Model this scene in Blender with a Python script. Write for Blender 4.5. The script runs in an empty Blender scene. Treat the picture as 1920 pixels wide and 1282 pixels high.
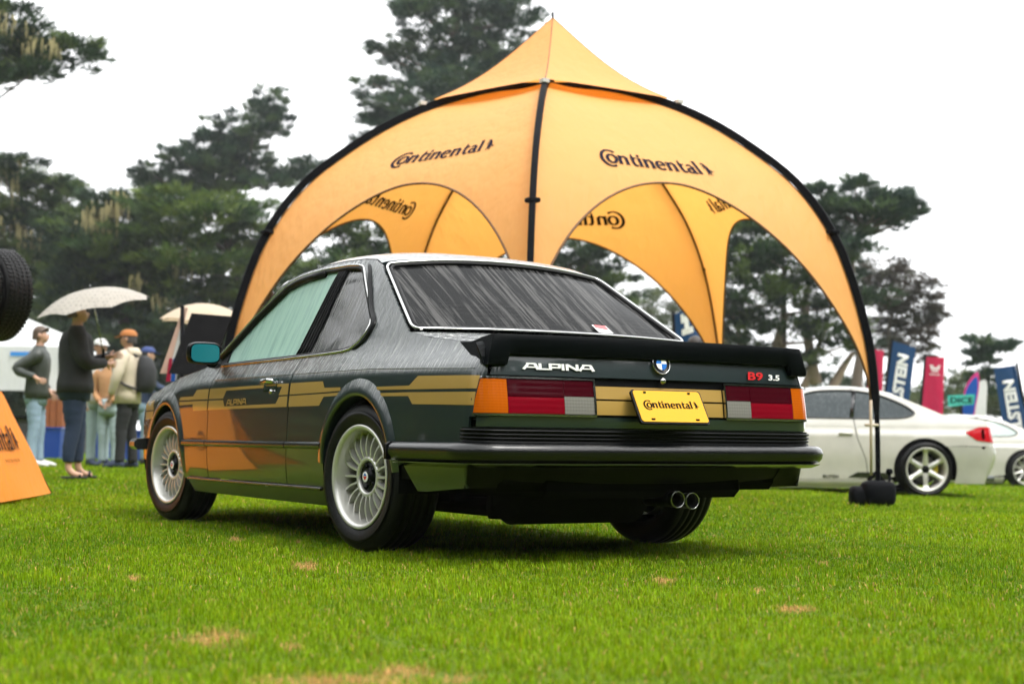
import bpy, bmesh, math, random
import numpy as np
from mathutils import Vector, Matrix, noise as mnoise
from mathutils.geometry import delaunay_2d_cdt
random.seed(7); rng = np.random.default_rng(7)
R = math.radians
SC = bpy.context.scene
COL = SC.collection

# ------------------------------------------------------------------ camera
CAM = np.array([-5.896, 3.523, 0.4635]); FPX = 2881.35; PW, PH = 1920.0, 1282.0
YAW, PITCH, ROLL = -0.52819, 0.063678, 0.010805
FW = np.array([math.cos(YAW)*math.cos(PITCH), math.sin(YAW)*math.cos(PITCH), math.sin(PITCH)])
_rt = np.array([math.sin(YAW), -math.cos(YAW), 0.0]); _up = np.cross(_rt, FW)
RT = _rt*math.cos(ROLL) + _up*math.sin(ROLL); UP = _up*math.cos(ROLL) - _rt*math.sin(ROLL)
cd = bpy.data.cameras.new('camera'); cam = bpy.data.objects.new('camera', cd); COL.objects.link(cam)
m3 = Matrix((RT, UP, -FW)).transposed()
cam.matrix_world = Matrix.Translation(Vector(CAM)) @ m3.to_4x4()
cd.sensor_width = 36.0; cd.lens = FPX/PW*36.0; cd.clip_start = 0.1; cd.clip_end = 2000
cd.dof.use_dof = True; cd.dof.focus_distance = 6.05; cd.dof.aperture_fstop = 3.3
SC.camera = cam

# ------------------------------------------------------------------ sky: bright overcast
wd = bpy.data.worlds.new('World'); SC.world = wd; wd.use_nodes = True
nt = wd.node_tree; nt.nodes.clear()
_o = nt.nodes.new('ShaderNodeOutputWorld'); _b = nt.nodes.new('ShaderNodeBackground')
_s = nt.nodes.new('ShaderNodeTexSky'); _s.sky_type = 'NISHITA'; _s.sun_disc = False
SUN_EL, SUN_AZ = R(58), R(205)      # azimuth measured from +x, counter-clockwise
_s.sun_elevation = SUN_EL; _s.sun_rotation = R(90) - SUN_AZ
_s.air_density = 1.0; _s.dust_density = 6.0; _s.ozone_density = 0.3
_h = nt.nodes.new('ShaderNodeHueSaturation'); _h.inputs['Saturation'].default_value = 0.04
# a closed layer of cloud evens the clear sky out: mix towards plain white
_mx = nt.nodes.new('ShaderNodeMix'); _mx.data_type = 'RGBA'; _mx.inputs['Factor'].default_value = 0.86
_mx.inputs['B'].default_value = (9.6, 9.75, 9.85, 1)
_b.inputs['Strength'].default_value = 0.115
nt.links.new(_s.outputs['Color'], _h.inputs['Color']); nt.links.new(_h.outputs['Color'], _mx.inputs['A'])
nt.links.new(_mx.outputs['Result'], _b.inputs['Color']); nt.links.new(_b.outputs['Background'], _o.inputs['Surface'])
sl = bpy.data.lights.new('sun', 'SUN'); so = bpy.data.objects.new('sun', sl); COL.objects.link(so)
sl.energy = 1.4; sl.angle = R(25); sl.color = (1.0, 0.965, 0.90)
_sd = Vector((math.cos(SUN_AZ)*math.cos(SUN_EL), math.sin(SUN_AZ)*math.cos(SUN_EL), math.sin(SUN_EL)))
so.rotation_euler = _sd.to_track_quat('Z', 'Y').to_euler()
SC.view_settings.view_transform = 'Standard'; SC.view_settings.look = 'None'
SC.view_settings.exposure = 1.3; SC.view_settings.gamma = 1.0
SC.cycles.max_bounces = 8; SC.cycles.transparent_max_bounces = 8
SC.cycles.caustics_reflective = False; SC.cycles.caustics_refractive = False

# ------------------------------------------------------------------ pixels <-> places
def ray(px, py): return FW + RT*((px-PW/2)/FPX) - UP*((py-PH/2)/FPX)
def atD(px, py, D): return CAM + ray(px, py)*D
def onY(px, py, Y):
    d = ray(px, py); return CAM + d*((Y-CAM[1])/d[1])
def onX(px, py, X):
    d = ray(px, py); return CAM + d*((X-CAM[0])/d[0])
def proj(P):
    d = np.asarray(P, float)-CAM; z = d@FW
    return np.array([PW/2+FPX*(d@RT)/z, PH/2-FPX*(d@UP)/z])
FH = np.array([math.cos(YAW), math.sin(YAW), 0]); RH = np.array([math.sin(YAW), -math.cos(YAW), 0])
def sstep(a, b, x):
    t = np.clip((np.asarray(x, float)-a)/(b-a), 0, 1); return t*t*(3-2*t)
def gz(x, y):
    """height of the lawn: level round the parked car, falling a little to the right behind it"""
    dx = np.asarray(x, float)-CAM[0]; dy = np.asarray(y, float)-CAM[1]
    dep = dx*FH[0]+dy*FH[1]; lat = dx*RH[0]+dy*RH[1]
    lat = np.clip(lat, -14, 14)
    return np.where(lat > 0, -0.030, -0.010)*lat*sstep(9.5, 17, dep)
def foot(px, D):
    """point of the lawn in the column px of the photograph, D metres off"""
    p = CAM + FH*D + RH*((px-PW/2)/FPX*D)
    return np.array([p[0], p[1], float(gz(p[0], p[1]))])
def pchip(xs, ys):
    xs = np.array(xs, float); ys = np.array(ys, float); h = np.diff(xs); d = np.diff(ys)/h
    m = np.zeros_like(xs); m[0], m[-1] = d[0], d[-1]
    for i in range(1, len(xs)-1):
        if d[i-1]*d[i] > 0:
            w1, w2 = 2*h[i]+h[i-1], h[i]+2*h[i-1]; m[i] = (w1+w2)/(w1/d[i-1]+w2/d[i])
    def f(x):
        x = np.clip(np.asarray(x, float), xs[0], xs[-1]); i = np.clip(np.searchsorted(xs, x)-1, 0, len(h)-1)
        t = (x-xs[i])/h[i]
        return ((1+2*t)*(1-t)**2*ys[i] + t*(1-t)**2*h[i]*m[i] + t*t*(3-2*t)*ys[i+1] + t*t*(t-1)*h[i]*m[i+1])
    return f
def lin(xs, ys): return lambda x: np.interp(x, xs, ys)

# ------------------------------------------------------------------ materials
def srgb(r, g, b):
    return tuple(((c/255.0)/12.92 if c/255.0 <= 0.04045 else ((c/255.0+0.055)/1.055)**2.4) for c in (r, g, b))
class NT:
    def __init__(s, m): s.t = m.node_tree; s.n = s.t.nodes; s.bsdf = s.n['Principled BSDF']
    def add(s, typ, **kw):
        n = s.n.new('ShaderNode'+typ)
        for k, v in kw.items():
            if k in n.inputs: n.inputs[k].default_value = v
            else: setattr(n, k, v)
        return n
    def ln(s, a, b): s.t.links.new(a, b)
    def math(s, op, a, b=None, clamp=False):
        n = s.n.new('ShaderNodeMath'); n.operation = op; n.use_clamp = clamp
        for i, v in enumerate((a, b)):
            if v is None: continue
            if hasattr(v, 'is_linked') or hasattr(v, 'links'): s.ln(v, n.inputs[i])
            else: n.inputs[i].default_value = v
        return n.outputs[0]
    def mix(s, fac, a, b):
        n = s.n.new('ShaderNodeMix'); n.data_type = 'RGBA'
        for k, v in (('Factor', fac), ('A', a), ('B', b)):
            if hasattr(v, 'links'): s.ln(v, n.inputs[k])
            elif k == 'Factor': n.inputs[k].default_value = v
            else: n.inputs[k].default_value = (*v[:3], 1)
        return n.outputs['Result']
    def ramp(s, fac, stops):
        n = s.n.new('ShaderNodeValToRGB'); s.ln(fac, n.inputs['Fac']); e = n.color_ramp.elements
        while len(e) < len(stops): e.new(0.5)
        for i, (p, c) in enumerate(stops):
            e[i].position = p; e[i].color = (*c, 1) if len(c) == 3 else c
        return n.outputs['Color']
    def coords(s, kind='Object', scale=(1, 1, 1)):
        tc = s.add('TexCoord'); mp = s.add('Mapping'); mp.inputs['Scale'].default_value = scale
        s.ln(tc.outputs[kind], mp.inputs['Vector']); return mp.outputs['Vector']
    def noise(s, vec, scale, detail=3, rough=0.55):
        n = s.add('TexNoise', Scale=scale, Detail=detail, Roughness=rough); s.ln(vec, n.inputs['Vector']); return n.outputs['Fac']
    def bump(s, h, strength, dist=0.01):
        n = s.add('Bump', Strength=strength, Distance=dist); s.ln(h, n.inputs['Height']); return n.outputs['Normal']
MATS = {}
def mat(name, col, rough=0.5, metal=0.0, coat=0.0, coat_rough=0.03, spec=0.5, var=0.12, vscale=8.0, bump=0.0, bscale=60.0,
        trans=0.0, sheen=0.0, alpha=1.0):
    """a plain procedural material: base colour with a little noise, optional fine relief"""
    if name in MATS: return MATS[name]
    m = bpy.data.materials.new(name); m.use_nodes = True; k = NT(m); b = k.bsdf; MATS[name] = m
    b.inputs['Roughness'].default_value = rough; b.inputs['Metallic'].default_value = metal
    b.inputs['Coat Weight'].default_value = coat; b.inputs['Coat Roughness'].default_value = coat_rough
    b.inputs['Specular IOR Level'].default_value = spec; b.inputs['Transmission Weight'].default_value = trans
    b.inputs['Sheen Weight'].default_value = sheen; b.inputs['Alpha'].default_value = alpha
    v = k.coords(); n = k.noise(v, vscale, 4)
    c = k.mix(n, tuple(x*(1-var) for x in col), tuple(min(1, x*(1+var)) for x in col)); k.ln(c, b.inputs['Base Color'])
    r = k.math('MULTIPLY_ADD', n, 0.12); r.node.inputs[2].default_value = rough-0.06; k.ln(r, b.inputs['Roughness'])
    if bump:
        k.ln(k.bump(k.noise(v, bscale, 3), bump, 0.01), b.inputs['Normal'])
    return m

# ------------------------------------------------------------------ objects
def obj(name, me, parent=None, label=None, cat=None, group=None, kind=None, loc=None, rotz=None):
    o = bpy.data.objects.new(name, me); COL.objects.link(o)
    if parent: o.parent = parent
    if label: o['label'] = label
    if cat: o['category'] = cat
    if group: o['group'] = group
    if kind: o['kind'] = kind
    if loc is not None: o.location = loc
    if rotz is not None: o.rotation_euler = (0, 0, rotz)
    return o
def thing(name, label, cat, loc=(0, 0, 0), rotz=0.0, group=None):
    return obj(name, None, None, label, cat, group, None, tuple(float(c) for c in loc), rotz)
class G:
    """collects vertices and faces; build() links them as one mesh object"""
    def __init__(s): s.v = []; s.f = []; s.mi = []; s.nrm = {}; s.sm = []; s.cur = 0; s.smooth = True
    def add(s, vs, fs, normals=None, mi=None, smooth=None):
        o = len(s.v); s.v += [tuple(map(float, p)) for p in vs]
        for f in fs:
            s.f.append(tuple(i+o for i in f)); s.mi.append(s.cur if mi is None else mi); s.sm.append(s.smooth if smooth is None else smooth)
        if normals is not None:
            for i, n in enumerate(normals): s.nrm[o+i] = n
        return s
    def box(s, c, size, rz=0.0, M=None, bev=0.0, smooth=False):
        hx, hy, hz = (d/2 for d in size)
        if bev > 0:
            b = min(bev, hx*.9, hy*.9, hz*.9); pts = []
            for sx in (-1, 1):
                for sy in (-1, 1):
                    for sz in (-1, 1):
                        pts += [(sx*(hx-b), sy*(hy-b), sz*hz), (sx*(hx-b), sy*hy, sz*(hz-b)), (sx*hx, sy*(hy-b), sz*(hz-b))]
            bm = bmesh.new(); vv = [bm.verts.new(p) for p in pts]; bmesh.ops.convex_hull(bm, input=vv)
            bm.verts.index_update(); P = [v.co.copy() for v in bm.verts]; F = [[v.index for v in f.verts] for f in bm.faces]; bm.free()
        else:
            P = [Vector((x, y, z)) for x in (-hx, hx) for y in (-hy, hy) for z in (-hz, hz)]
            F = [(0, 1, 3, 2), (4, 6, 7, 5), (0, 4, 5, 1), (2, 3, 7, 6), (0, 2, 6, 4), (1, 5, 7, 3)]
        T = Matrix.Translation(Vector(c)) @ (M.to_4x4() if M is not None else Matrix.Rotation(rz, 4, 'Z'))
        return s.add([T @ p for p in P], F, smooth=smooth)
    def tube(s, pts, r, n=8, caps=True, closed=False, flat=None, up=None):
        """a tube along pts; r a number or one per point; flat=(a,b) squeezes the section"""
        P = [Vector(map(float, p)) for p in pts]; N = len(P)
        rr = [r]*N if not hasattr(r, '__len__') else list(r)
        vs = []; prev = None
        for i in range(N):
            a = P[(i-1) % N] if (closed or i > 0) else P[i]; b = P[(i+1) % N] if (closed or i < N-1) else P[i]
            t = (b-a); t = t.normalized() if t.length > 1e-9 else Vector((0, 0, 1))
            if prev is None:
                u = Vector(up) if up is not None else (Vector((0, 0, 1)) if abs(t.z) < .9 else Vector((1, 0, 0)))
            else: u = prev
            u = (u-t*u.dot(t)); u = u.normalized() if u.length > 1e-6 else t.orthogonal().normalized()
            prev = u; w = t.cross(u)
            fa, fb = flat or (1, 1)
            for k in range(n):
                an = 2*math.pi*(k+.5)/n; vs.append(P[i]+(u*math.cos(an)*fa+w*math.sin(an)*fb)*rr[i])
        fs = []
        for i in range(N if closed else N-1):
            for k in range(n):
                a, b = i*n, ((i+1) % N)*n; fs.append((a+k, a+(k+1) % n, b+(k+1) % n, b+k))
        if caps and not closed:
            fs.append(tuple(reversed(range(n)))); fs.append(tuple(range((N-1)*n, N*n)))
        return s.add(vs, fs)
    def lathe(s, prof, n=48, M=None, ang=2*math.pi, closed=False):
        """prof: (radius, height) pairs turned about local z"""
        M = M or Matrix(); vs = []; k = len(prof); full = abs(ang-2*math.pi) < 1e-6; m = n if full else n+1
        for i in range(m):
            a = ang*i/n
            for r_, h_ in prof: vs.append(M @ Vector((r_*math.cos(a), r_*math.sin(a), h_)))
        fs = []
        for i in range(n):
            a, b = i*k, ((i+1) % m)*k
            for j in range(k if closed else k-1): fs.append((a+j, b+j, b+(j+1) % k, a+(j+1) % k))
        return s.add(vs, fs)
    def prism(s, poly, fn, t0, t1, smooth=False):
        """poly of 2-D points pushed from t0 to t1 through fn(u, v, t)"""
        n = len(poly); vs = [fn(u, v, t0) for u, v in poly]+[fn(u, v, t1) for u, v in poly]
        fs = [tuple(reversed(range(n))), tuple(range(n, 2*n))]+[(i, (i+1) % n, n+(i+1) % n, n+i) for i in range(n)]
        return s.add(vs, fs, smooth=smooth)
    def grid(s, fn, us, vs_, close_u=False):
        nu, nv = len(us), len(vs_); V = [fn(u, v) for u in us for v in vs_]; F = []
        for i in range(nu if close_u else nu-1):
            for j in range(nv-1):
                a, b = i*nv+j, ((i+1) % nu)*nv+j; F.append((a, b, b+1, a+1))
        return s.add(V, F)
    def mesh(s, name, mats):
        me = bpy.data.meshes.new(name); me.from_pydata(s.v, [], s.f)
        for m in (mats if isinstance(mats, (list, tuple)) else [mats]): me.materials.append(m)
        me.polygons.foreach_set('material_index', s.mi); me.polygons.foreach_set('use_smooth', s.sm)
        me.update()
        if s.nrm:
            me.validate(); N = [tuple(s.nrm.get(i, (0, 0, 0))) for i in range(len(me.vertices))]
            me.normals_split_custom_set_from_vertices(N)
        return me
    def build(s, name, mats, parent=None, sharp=None, **kw):
        me = s.mesh(name, mats)
        if sharp is not None and not s.nrm: me.set_sharp_from_angle(angle=R(sharp))
        return obj(name, me, parent, **kw)
def dup_tree(o, parent=None):
    c = o.copy(); COL.objects.link(c); c.parent = parent
    for ch in list(o.children): dup_tree(ch, c)
    return c

# ---- 2-D shapes -> triangles
def in_poly(pts, poly):
    pts = np.asarray(pts, float); poly = np.asarray(poly, float); x, y = pts[:, 0], pts[:, 1]; c = np.zeros(len(pts), bool)
    j = len(poly)-1
    for i in range(len(poly)):
        xi, yi, xj, yj = *poly[i], *poly[j]
        with np.errstate(divide='ignore', invalid='ignore'):
            c ^= ((yi > y) != (yj > y)) & (x < (xj-xi)*(y-yi)/(yj-yi)+xi)
        j = i
    return c
def dense(poly, step, closed=True):
    out = []; n = len(poly)
    for i in range(n if closed else n-1):
        a = np.array(poly[i], float); b = np.array(poly[(i+1) % n], float); L = np.linalg.norm(b-a); k = max(1, int(math.ceil(L/step)))
        out += [tuple(a+(b-a)*t/k) for t in range(k)]
    if not closed: out.append(tuple(poly[-1]))
    return out
def seg_dist(pts, poly):
    pts = np.asarray(pts); d = np.full(len(pts), 9e9)
    for i in range(len(poly)):
        a = np.array(poly[i]); b = np.array(poly[(i+1) % len(poly)]); ab = b-a; L2 = ab@ab+1e-12
        t = np.clip(((pts-a)@ab)/L2, 0, 1); d = np.minimum(d, np.linalg.norm(pts-(a+t[:, None]*ab), axis=1))
    return d
def tri2d(outline, step, holes=()):
    loops = [dense(outline, step)]+[dense(h, step) for h in holes]
    V = []; E = []
    for L in loops:
        o = len(V); V += L; E += [(o+i, o+(i+1) % len(L)) for i in range(len(L))]
    A = np.array(outline); lo, hi = A.min(0), A.max(0)
    gx, gy = np.meshgrid(np.arange(lo[0]+step/2, hi[0], step), np.arange(lo[1]+step/2, hi[1], step), indexing='ij')
    P = np.stack([gx.ravel(), gy.ravel()], 1)
    if len(P):
        k = in_poly(P, outline)
        for h in holes: k &= ~in_poly(P, h)
        P = P[k]
    for L in ([outline]+list(holes)):
        if len(P): P = P[seg_dist(P, L) > step*.45]
    V2 = [Vector(p) for p in V]+[Vector(p) for p in P]
    r = delaunay_2d_cdt(V2, E, [], 0, 1e-7)
    vo = np.array([tuple(v) for v in r[0]]); tr = np.array([tuple(f) for f in r[2]], int)
    cen = vo[tr].mean(1); k = in_poly(cen, outline)
    for h in holes: k &= ~in_poly(cen, h)
    tr = tr[k]
    a = vo[tr[:, 1]]-vo[tr[:, 0]]; b = vo[tr[:, 2]]-vo[tr[:, 0]]; flip = (a[:, 0]*b[:, 1]-a[:, 1]*b[:, 0]) < 0
    tr[flip] = tr[flip][:, ::-1]
    return vo, tr
def panel(g, outline, fn, step=0.05, holes=(), flange=0.012, off=0.0, flip=False, mirror=False):
    """a curved sheet: the outline in (a, b) laid on the surface fn(a, b) with true normals and a turned-in edge"""
    vo, tr = tri2d(outline, step, holes)
    A, B = vo[:, 0], vo[:, 1]; e = 1e-4
    P = np.stack(fn(A, B), 1)
    n = np.cross((np.stack(fn(A+e, B), 1)-np.stack(fn(A-e, B), 1)), (np.stack(fn(A, B+e), 1)-np.stack(fn(A, B-e), 1)))
    n /= np.linalg.norm(n, axis=1)[:, None]+1e-15
    if flip: n = -n; tr = tr[:, ::-1]
    P = P+n*off
    def put(P, n, tr):
        g.add(P, tr.tolist(), n)
        if flange:
            ed = {}
            for t in tr:
                for i in range(3): ed[(t[i], t[(i+1) % 3])] = 1
            be = [(a, b) for (a, b) in ed if (b, a) not in ed]
            vs = []; fs = []; ns = []
            for a, b in be:
                o = len(vs); vs += [P[a], P[b], P[b]-n[b]*flange, P[a]-n[a]*flange]
                sn = np.cross(P[b]-P[a], n[a]); sn /= np.linalg.norm(sn)+1e-15; ns += [sn]*4; fs.append((o+3, o+2, o+1, o))
            g.add(vs, fs, ns)
    put(P, n, tr)
    if mirror:
        s = np.array([1, -1, 1.0]); put(P*s, n*s, tr[:, ::-1])
    return g
def shape_union(polys):
    """several overlapping 2-D polygons -> one triangulated sheet"""
    V = []; F = []
    for p in polys:
        o = len(V); V += [Vector(q) for q in p]; F.append(list(range(o, o+len(p))))
    E = [(f[i], f[(i+1) % len(f)]) for f in F for i in range(len(f))]
    r = delaunay_2d_cdt(V, E, [], 0, 1e-6, False)
    vo = np.array([tuple(v) for v in r[0]]); tr = np.array([tuple(f) for f in r[2]], int); cen = vo[tr].mean(1); k = np.zeros(len(tr), bool)
    for p in polys: k |= in_poly(cen, p)
    tr = tr[k]
    if len(tr) == 0: return vo, tr
    a = vo[tr[:, 1]]-vo[tr[:, 0]]; b = vo[tr[:, 2]]-vo[tr[:, 0]]; fl = (a[:, 0]*b[:, 1]-a[:, 1]*b[:, 0]) < 0
    tr[fl] = tr[fl][:, ::-1]
    return vo, tr

# ---- lettering
def stroke(pts, ws):
    """a ribbon polygon along pts with a width for each point"""
    P = np.array(pts, float); n = len(P); ws = [ws]*n if not hasattr(ws, '__len__') else ws; L = []; Q = []
    for i in range(n):
        t = P[min(i+1, n-1)]-P[max(i-1, 0)]; t /= np.linalg.norm(t)+1e-12; nn = np.array([-t[1], t[0]])
        L.append(P[i]+nn*ws[i]*.58); Q.append(P[i]-nn*ws[i]*.58)
    return [tuple(p) for p in L]+[tuple(p) for p in reversed(Q)]
def ring(cx, cy, rx, ry, w, a0, a1, n=20, thin=0.45):
    """an arc of a round letter, thick at the sides and thin at top and foot; angles in degrees"""
    pts = []; ws = []
    for i in range(n+1):
        a = R(a0+(a1-a0)*i/n); pts.append((cx+rx*math.cos(a), cy+ry*math.sin(a))); ws.append(w*(thin+(1-thin)*abs(math.cos(a))))
    return stroke(pts, ws)
def stem(x, y0, y1, w=.30):
    f = .05
    return [(x-w/2-f, y0), (x-w/2, y0+.12), (x-w/2, y1-.12), (x-w/2-f, y1), (x+w/2+f*.3, y1), (x+w/2, y1-.12), (x+w/2, y0+.12), (x+w/2+f, y0)]
def glyph(c):
    """flared roman small letters, x-height 1; returns polygons and the advance width"""
    if c == 'n':
        return [stem(.2, 0, 1), stroke([(.28, .70), (.45, .90), (.66, .94), (.80, .78)], [.10, .17, .2, .22]), stem(.80, 0, .85)], 1.12
    if c == 'i':
        return [stem(.2, 0, 1), [(.05, 1.18), (.2, 1.12), (.36, 1.2), (.33, 1.4), (.17, 1.44), (.06, 1.34)]], .50
    if c == 't':
        return [stroke([(.28, 1.38), (.26, .9), (.26, .3), (.34, .10), (.52, .05), (.66, .12)], [.12, .25, .25, .24, .16, .06]),
                [(.02, .86), (.20, 1.02), (.66, 1.02), (.62, .86)]], .70
    if c == 'e':
        return [ring(.46, .48, .36, .46, .26, 20, 200, 16), ring(.46, .48, .36, .46, .26, 200, 318, 12), [(.12, .44), (.12, .56), (.88, .60), (.90, .48)]], .98
    if c == 'a':
        return [stroke([(.14, .80), (.30, .94), (.52, .94), (.64, .74), (.64, .2), (.72, .02), (.86, .05)], [.10, .17, .19, .24, .24, .2, .08]),
                ring(.36, .28, .24, .24, .22, 40, 320, 16)], .94
    if c == 'l': return [stem(.2, 0, 1.52)], .48
    if c == 'o': return [ring(.5, .5, .38, .45, .27, 0, 360, 28)], 1.06
    return [], .5
def continental(horse=True):
    """the swash C that holds the o, then the rest of the word and the rearing horse"""
    P = []
    P.append(ring(.86, .56, .80, .92, .25, 52, 300, 34, .5))
    P.append(ring(.98, .5, .40, .46, .26, 0, 360, 28))
    x = 1.52
    for c in 'ntinental':
        g_, w = glyph(c); P += [[(px+x, py) for px, py in q] for q in g_]; x += w
    if horse:
        x += .12
        x += .10
        H = [stroke([(x+.34, .42), (x+.44, .66), (x+.46, .92), (x+.36, 1.18)], [.24, .30, .26, .15]),               # trunk and neck
             stroke([(x+.42, 1.12), (x+.33, 1.33), (x+.22, 1.34), (x+.10, 1.22)], [.14, .17, .15, .07]),                # head
             stroke([(x+.38, .96), (x+.20, 1.04), (x+.06, .92)], [.14, .08, .05]), stroke([(x+.40, .84), (x+.20, .84), (x+.10, .68)], [.14, .08, .05]),   # forelegs
             stroke([(x+.36, .46), (x+.52, .30), (x+.42, .10), (x+.56, -.02)], [.26, .15, .08, .07]), stroke([(x+.32, .44), (x+.30, .22), (x+.16, .06), (x+.24, -.02)], [.22, .11, .07, .06]),
             stroke([(x+.36, .50), (x+.60, .56), (x+.78, .42), (x+.92, .46)], [.10, .14, .10, .03])]
        P += H; x += 1.0
    return P, x
def block_word(word):
    """wide square capitals in the style of a cast badge; cap height 1"""
    t = .2; P = []; x = 0.0
    for c in word:
        if c == 'A': w = 1.5; q = [stroke([(0, 0), (.50, .9)], .24), stroke([(.30, .9), (1.20, .9)], t), stroke([(1.12, .9), (1.42, 0)], .26), stroke([(.30, .36), (1.26, .36)], .17)]
        elif c == 'L': w = 1.0; q = [stroke([(.12, 1), (.12, 0)], .24), stroke([(.0, .1), (.95, .1)], t)]
        elif c == 'P': w = 1.25; q = [stroke([(.12, 1), (.12, 0)], .24), stroke([(0, .9), (1.0, .9)], t), stroke([(1.03, 1), (1.03, .34)], .24), stroke([(0, .40), (1.1, .40)], t)]
        elif c == 'I': w = .42; q = [stroke([(.12, 1), (.12, 0)], .24)]
        elif c == 'N': w = 1.35; q = [stroke([(.12, 1), (.12, 0)], .24), stroke([(.10, .93), (1.14, .07)], .26), stroke([(1.12, 1), (1.12, 0)], .24)]
        else: w = .5; q = []
        P += [[(px+x, py) for px, py in s_] for s_ in q]; x += w
    return P, x-.12
def lay_shape(g, polys, fn, step=None, off=0.0, thick=0.0):
    """puts 2-D polygons onto a surface fn(u, v) -> point, slightly proud"""
    vo, tr = shape_union(polys)
    e = 1e-3
    P = np.array([fn(u, v) for u, v in vo]); Pu = np.array([fn(u+e, v) for u, v in vo]); Pv = np.array([fn(u, v+e) for u, v in vo])
    n = np.cross(Pu-P, Pv-P); n /= np.linalg.norm(n, axis=1)[:, None]+1e-15
    Q = P+n*off; g.add(Q, tr.tolist(), smooth=False)
    if thick:
        ed = {}
        for t in tr:
            for i in range(3): ed[(t[i], t[(i+1) % 3])] = 1
        for (a, b) in ed:
            if (b, a) not in ed:
                g.add([Q[a], Q[b], Q[b]-n[b]*thick, Q[a]-n[a]*thick], [(3, 2, 1, 0)], smooth=False)
    return g
def font_tris(body, bold=0.0, spacing=1.0):
    """outline of a plain sans word, about one unit high: vertices and triangles"""
    cu = bpy.data.curves.new('t', 'FONT'); cu.body = body; cu.size = 1.0; cu.offset = bold; cu.space_character = spacing; cu.resolution_u = 3
    o = bpy.data.objects.new('t', cu); COL.objects.link(o); dg = bpy.context.evaluated_depsgraph_get()
    me = bpy.data.meshes.new_from_object(o.evaluated_get(dg)); me.calc_loop_triangles()
    v = np.array([tuple(p.co)[:2] for p in me.vertices]); f = [tuple(t.vertices) for t in me.loop_triangles]
    bpy.data.objects.remove(o); bpy.data.curves.remove(cu); bpy.data.meshes.remove(me)
    return v, f
def lay_font(g, body, fn, h, bold=0.0, spacing=1.0, center=True, shear=0.0, sx=1.0):
    v, f = font_tris(body, bold, spacing); v = v*h/0.72
    v[:, 0] = v[:, 0]*sx+v[:, 1]*shear
    if center: v = v-(v.max(0)+v.min(0))/2
    P = [fn(a, b) for a, b in v]; g.add(P, f, smooth=False); return g
# ================================================================== materials of the green coupe
def wet_paint(name, base, flake=0.25, wet=1.0):
    m = bpy.data.materials.new(name); m.use_nodes = True; k = NT(m); b = k.bsdf
    b.inputs['Metallic'].default_value = flake; b.inputs['Coat Weight'].default_value = 1.0; b.inputs['Coat IOR'].default_value = 1.5
    v = k.coords()
    n1 = k.noise(v, 5, 4)
    basec = k.mix(n1, tuple(c*.85 for c in base), tuple(c*1.2 for c in base)); k.ln(basec, b.inputs['Base Color'])
    b.inputs['Roughness'].default_value = .38
    if wet:
        # rain lies on whatever faces up: beads, and runs drawn out down the slope
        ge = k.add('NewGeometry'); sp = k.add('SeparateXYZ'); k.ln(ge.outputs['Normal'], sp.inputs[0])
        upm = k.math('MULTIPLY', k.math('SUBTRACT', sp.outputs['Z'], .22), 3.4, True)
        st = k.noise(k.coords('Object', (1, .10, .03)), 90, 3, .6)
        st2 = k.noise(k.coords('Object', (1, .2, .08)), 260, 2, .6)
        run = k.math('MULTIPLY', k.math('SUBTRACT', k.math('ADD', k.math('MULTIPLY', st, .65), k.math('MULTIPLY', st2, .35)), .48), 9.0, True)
        vo = k.add('TexVoronoi', Scale=260.0); k.ln(v, vo.inputs['Vector'])
        bead = k.math('SUBTRACT', .42, vo.outputs['Distance'], True)
        h = k.math('MULTIPLY', k.math('ADD', k.math('MULTIPLY', bead, 1.1), k.math('MULTIPLY', run, .5)), k.math('MULTIPLY_ADD', upm, .9))
        h.node.inputs[1].links[0].from_node.inputs[2].default_value = .010
        k.ln(k.bump(h, .55*wet, .0035), b.inputs['Coat Normal'])
        cr = k.math('MULTIPLY', k.math('MULTIPLY', run, upm), .30); cr2 = k.math('ADD', cr, .025); k.ln(cr2, b.inputs['Coat Roughness'])
        # pale sky reflection on the wet runs, painted into the base colour
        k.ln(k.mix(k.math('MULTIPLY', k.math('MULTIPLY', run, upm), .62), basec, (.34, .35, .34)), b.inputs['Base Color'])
    return m
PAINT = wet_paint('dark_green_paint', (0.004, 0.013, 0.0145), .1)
GOLD = mat('gold_decal', (0.36, 0.225, 0.055), .32, coat=.6, var=.05)
CHROME = mat('chrome', (0.52, 0.52, 0.51), .12, 1.0, var=.04, bump=.05, bscale=300)
BLACKT = mat('black_trim', (0.002, 0.0025, 0.003), .36, spec=.12, coat=.04, coat_rough=.15, bump=.08, bscale=400)
RUBBER = mat('rubber', (0.004, 0.004, 0.0045), .45, spec=.2, var=.3, bump=.25, bscale=180)
SPOILM = mat('spoiler_rubber', (0.0012, 0.0022, 0.0028), .40, spec=.06, var=.25, bump=.22, bscale=260)
UNDER = mat('underbody', (0.004, 0.004, 0.004), .85, spec=.05)
STEEL = mat('dull_steel', (0.16, 0.17, 0.17), .45, .8, var=.3)
SILVER = mat('wheel_silver', (0.62, 0.61, 0.57), .34, .55, coat=.3, var=.06)
DISC = mat('brake_steel', (0.35, 0.34, 0.33), .4, .9, var=.2)
SEATM = mat('black_leather', (0.018, 0.018, 0.019), .5, bump=.2, bscale=150)
BUMPM = mat('bumper_black_rubber', (0.002, 0.0025, 0.003), .18, .0, spec=.25, coat=.5, coat_rough=.08, var=.25, bump=.30, bscale=220)
MOULD = mat('moulding_black', (0.02, 0.02, 0.021), .25, .3, coat=.4, coat_rough=.1, var=.2)
DSTRIP = mat('dark_bright_strip', (0.30, 0.31, 0.30), .16, 1.0, var=.1)
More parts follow.
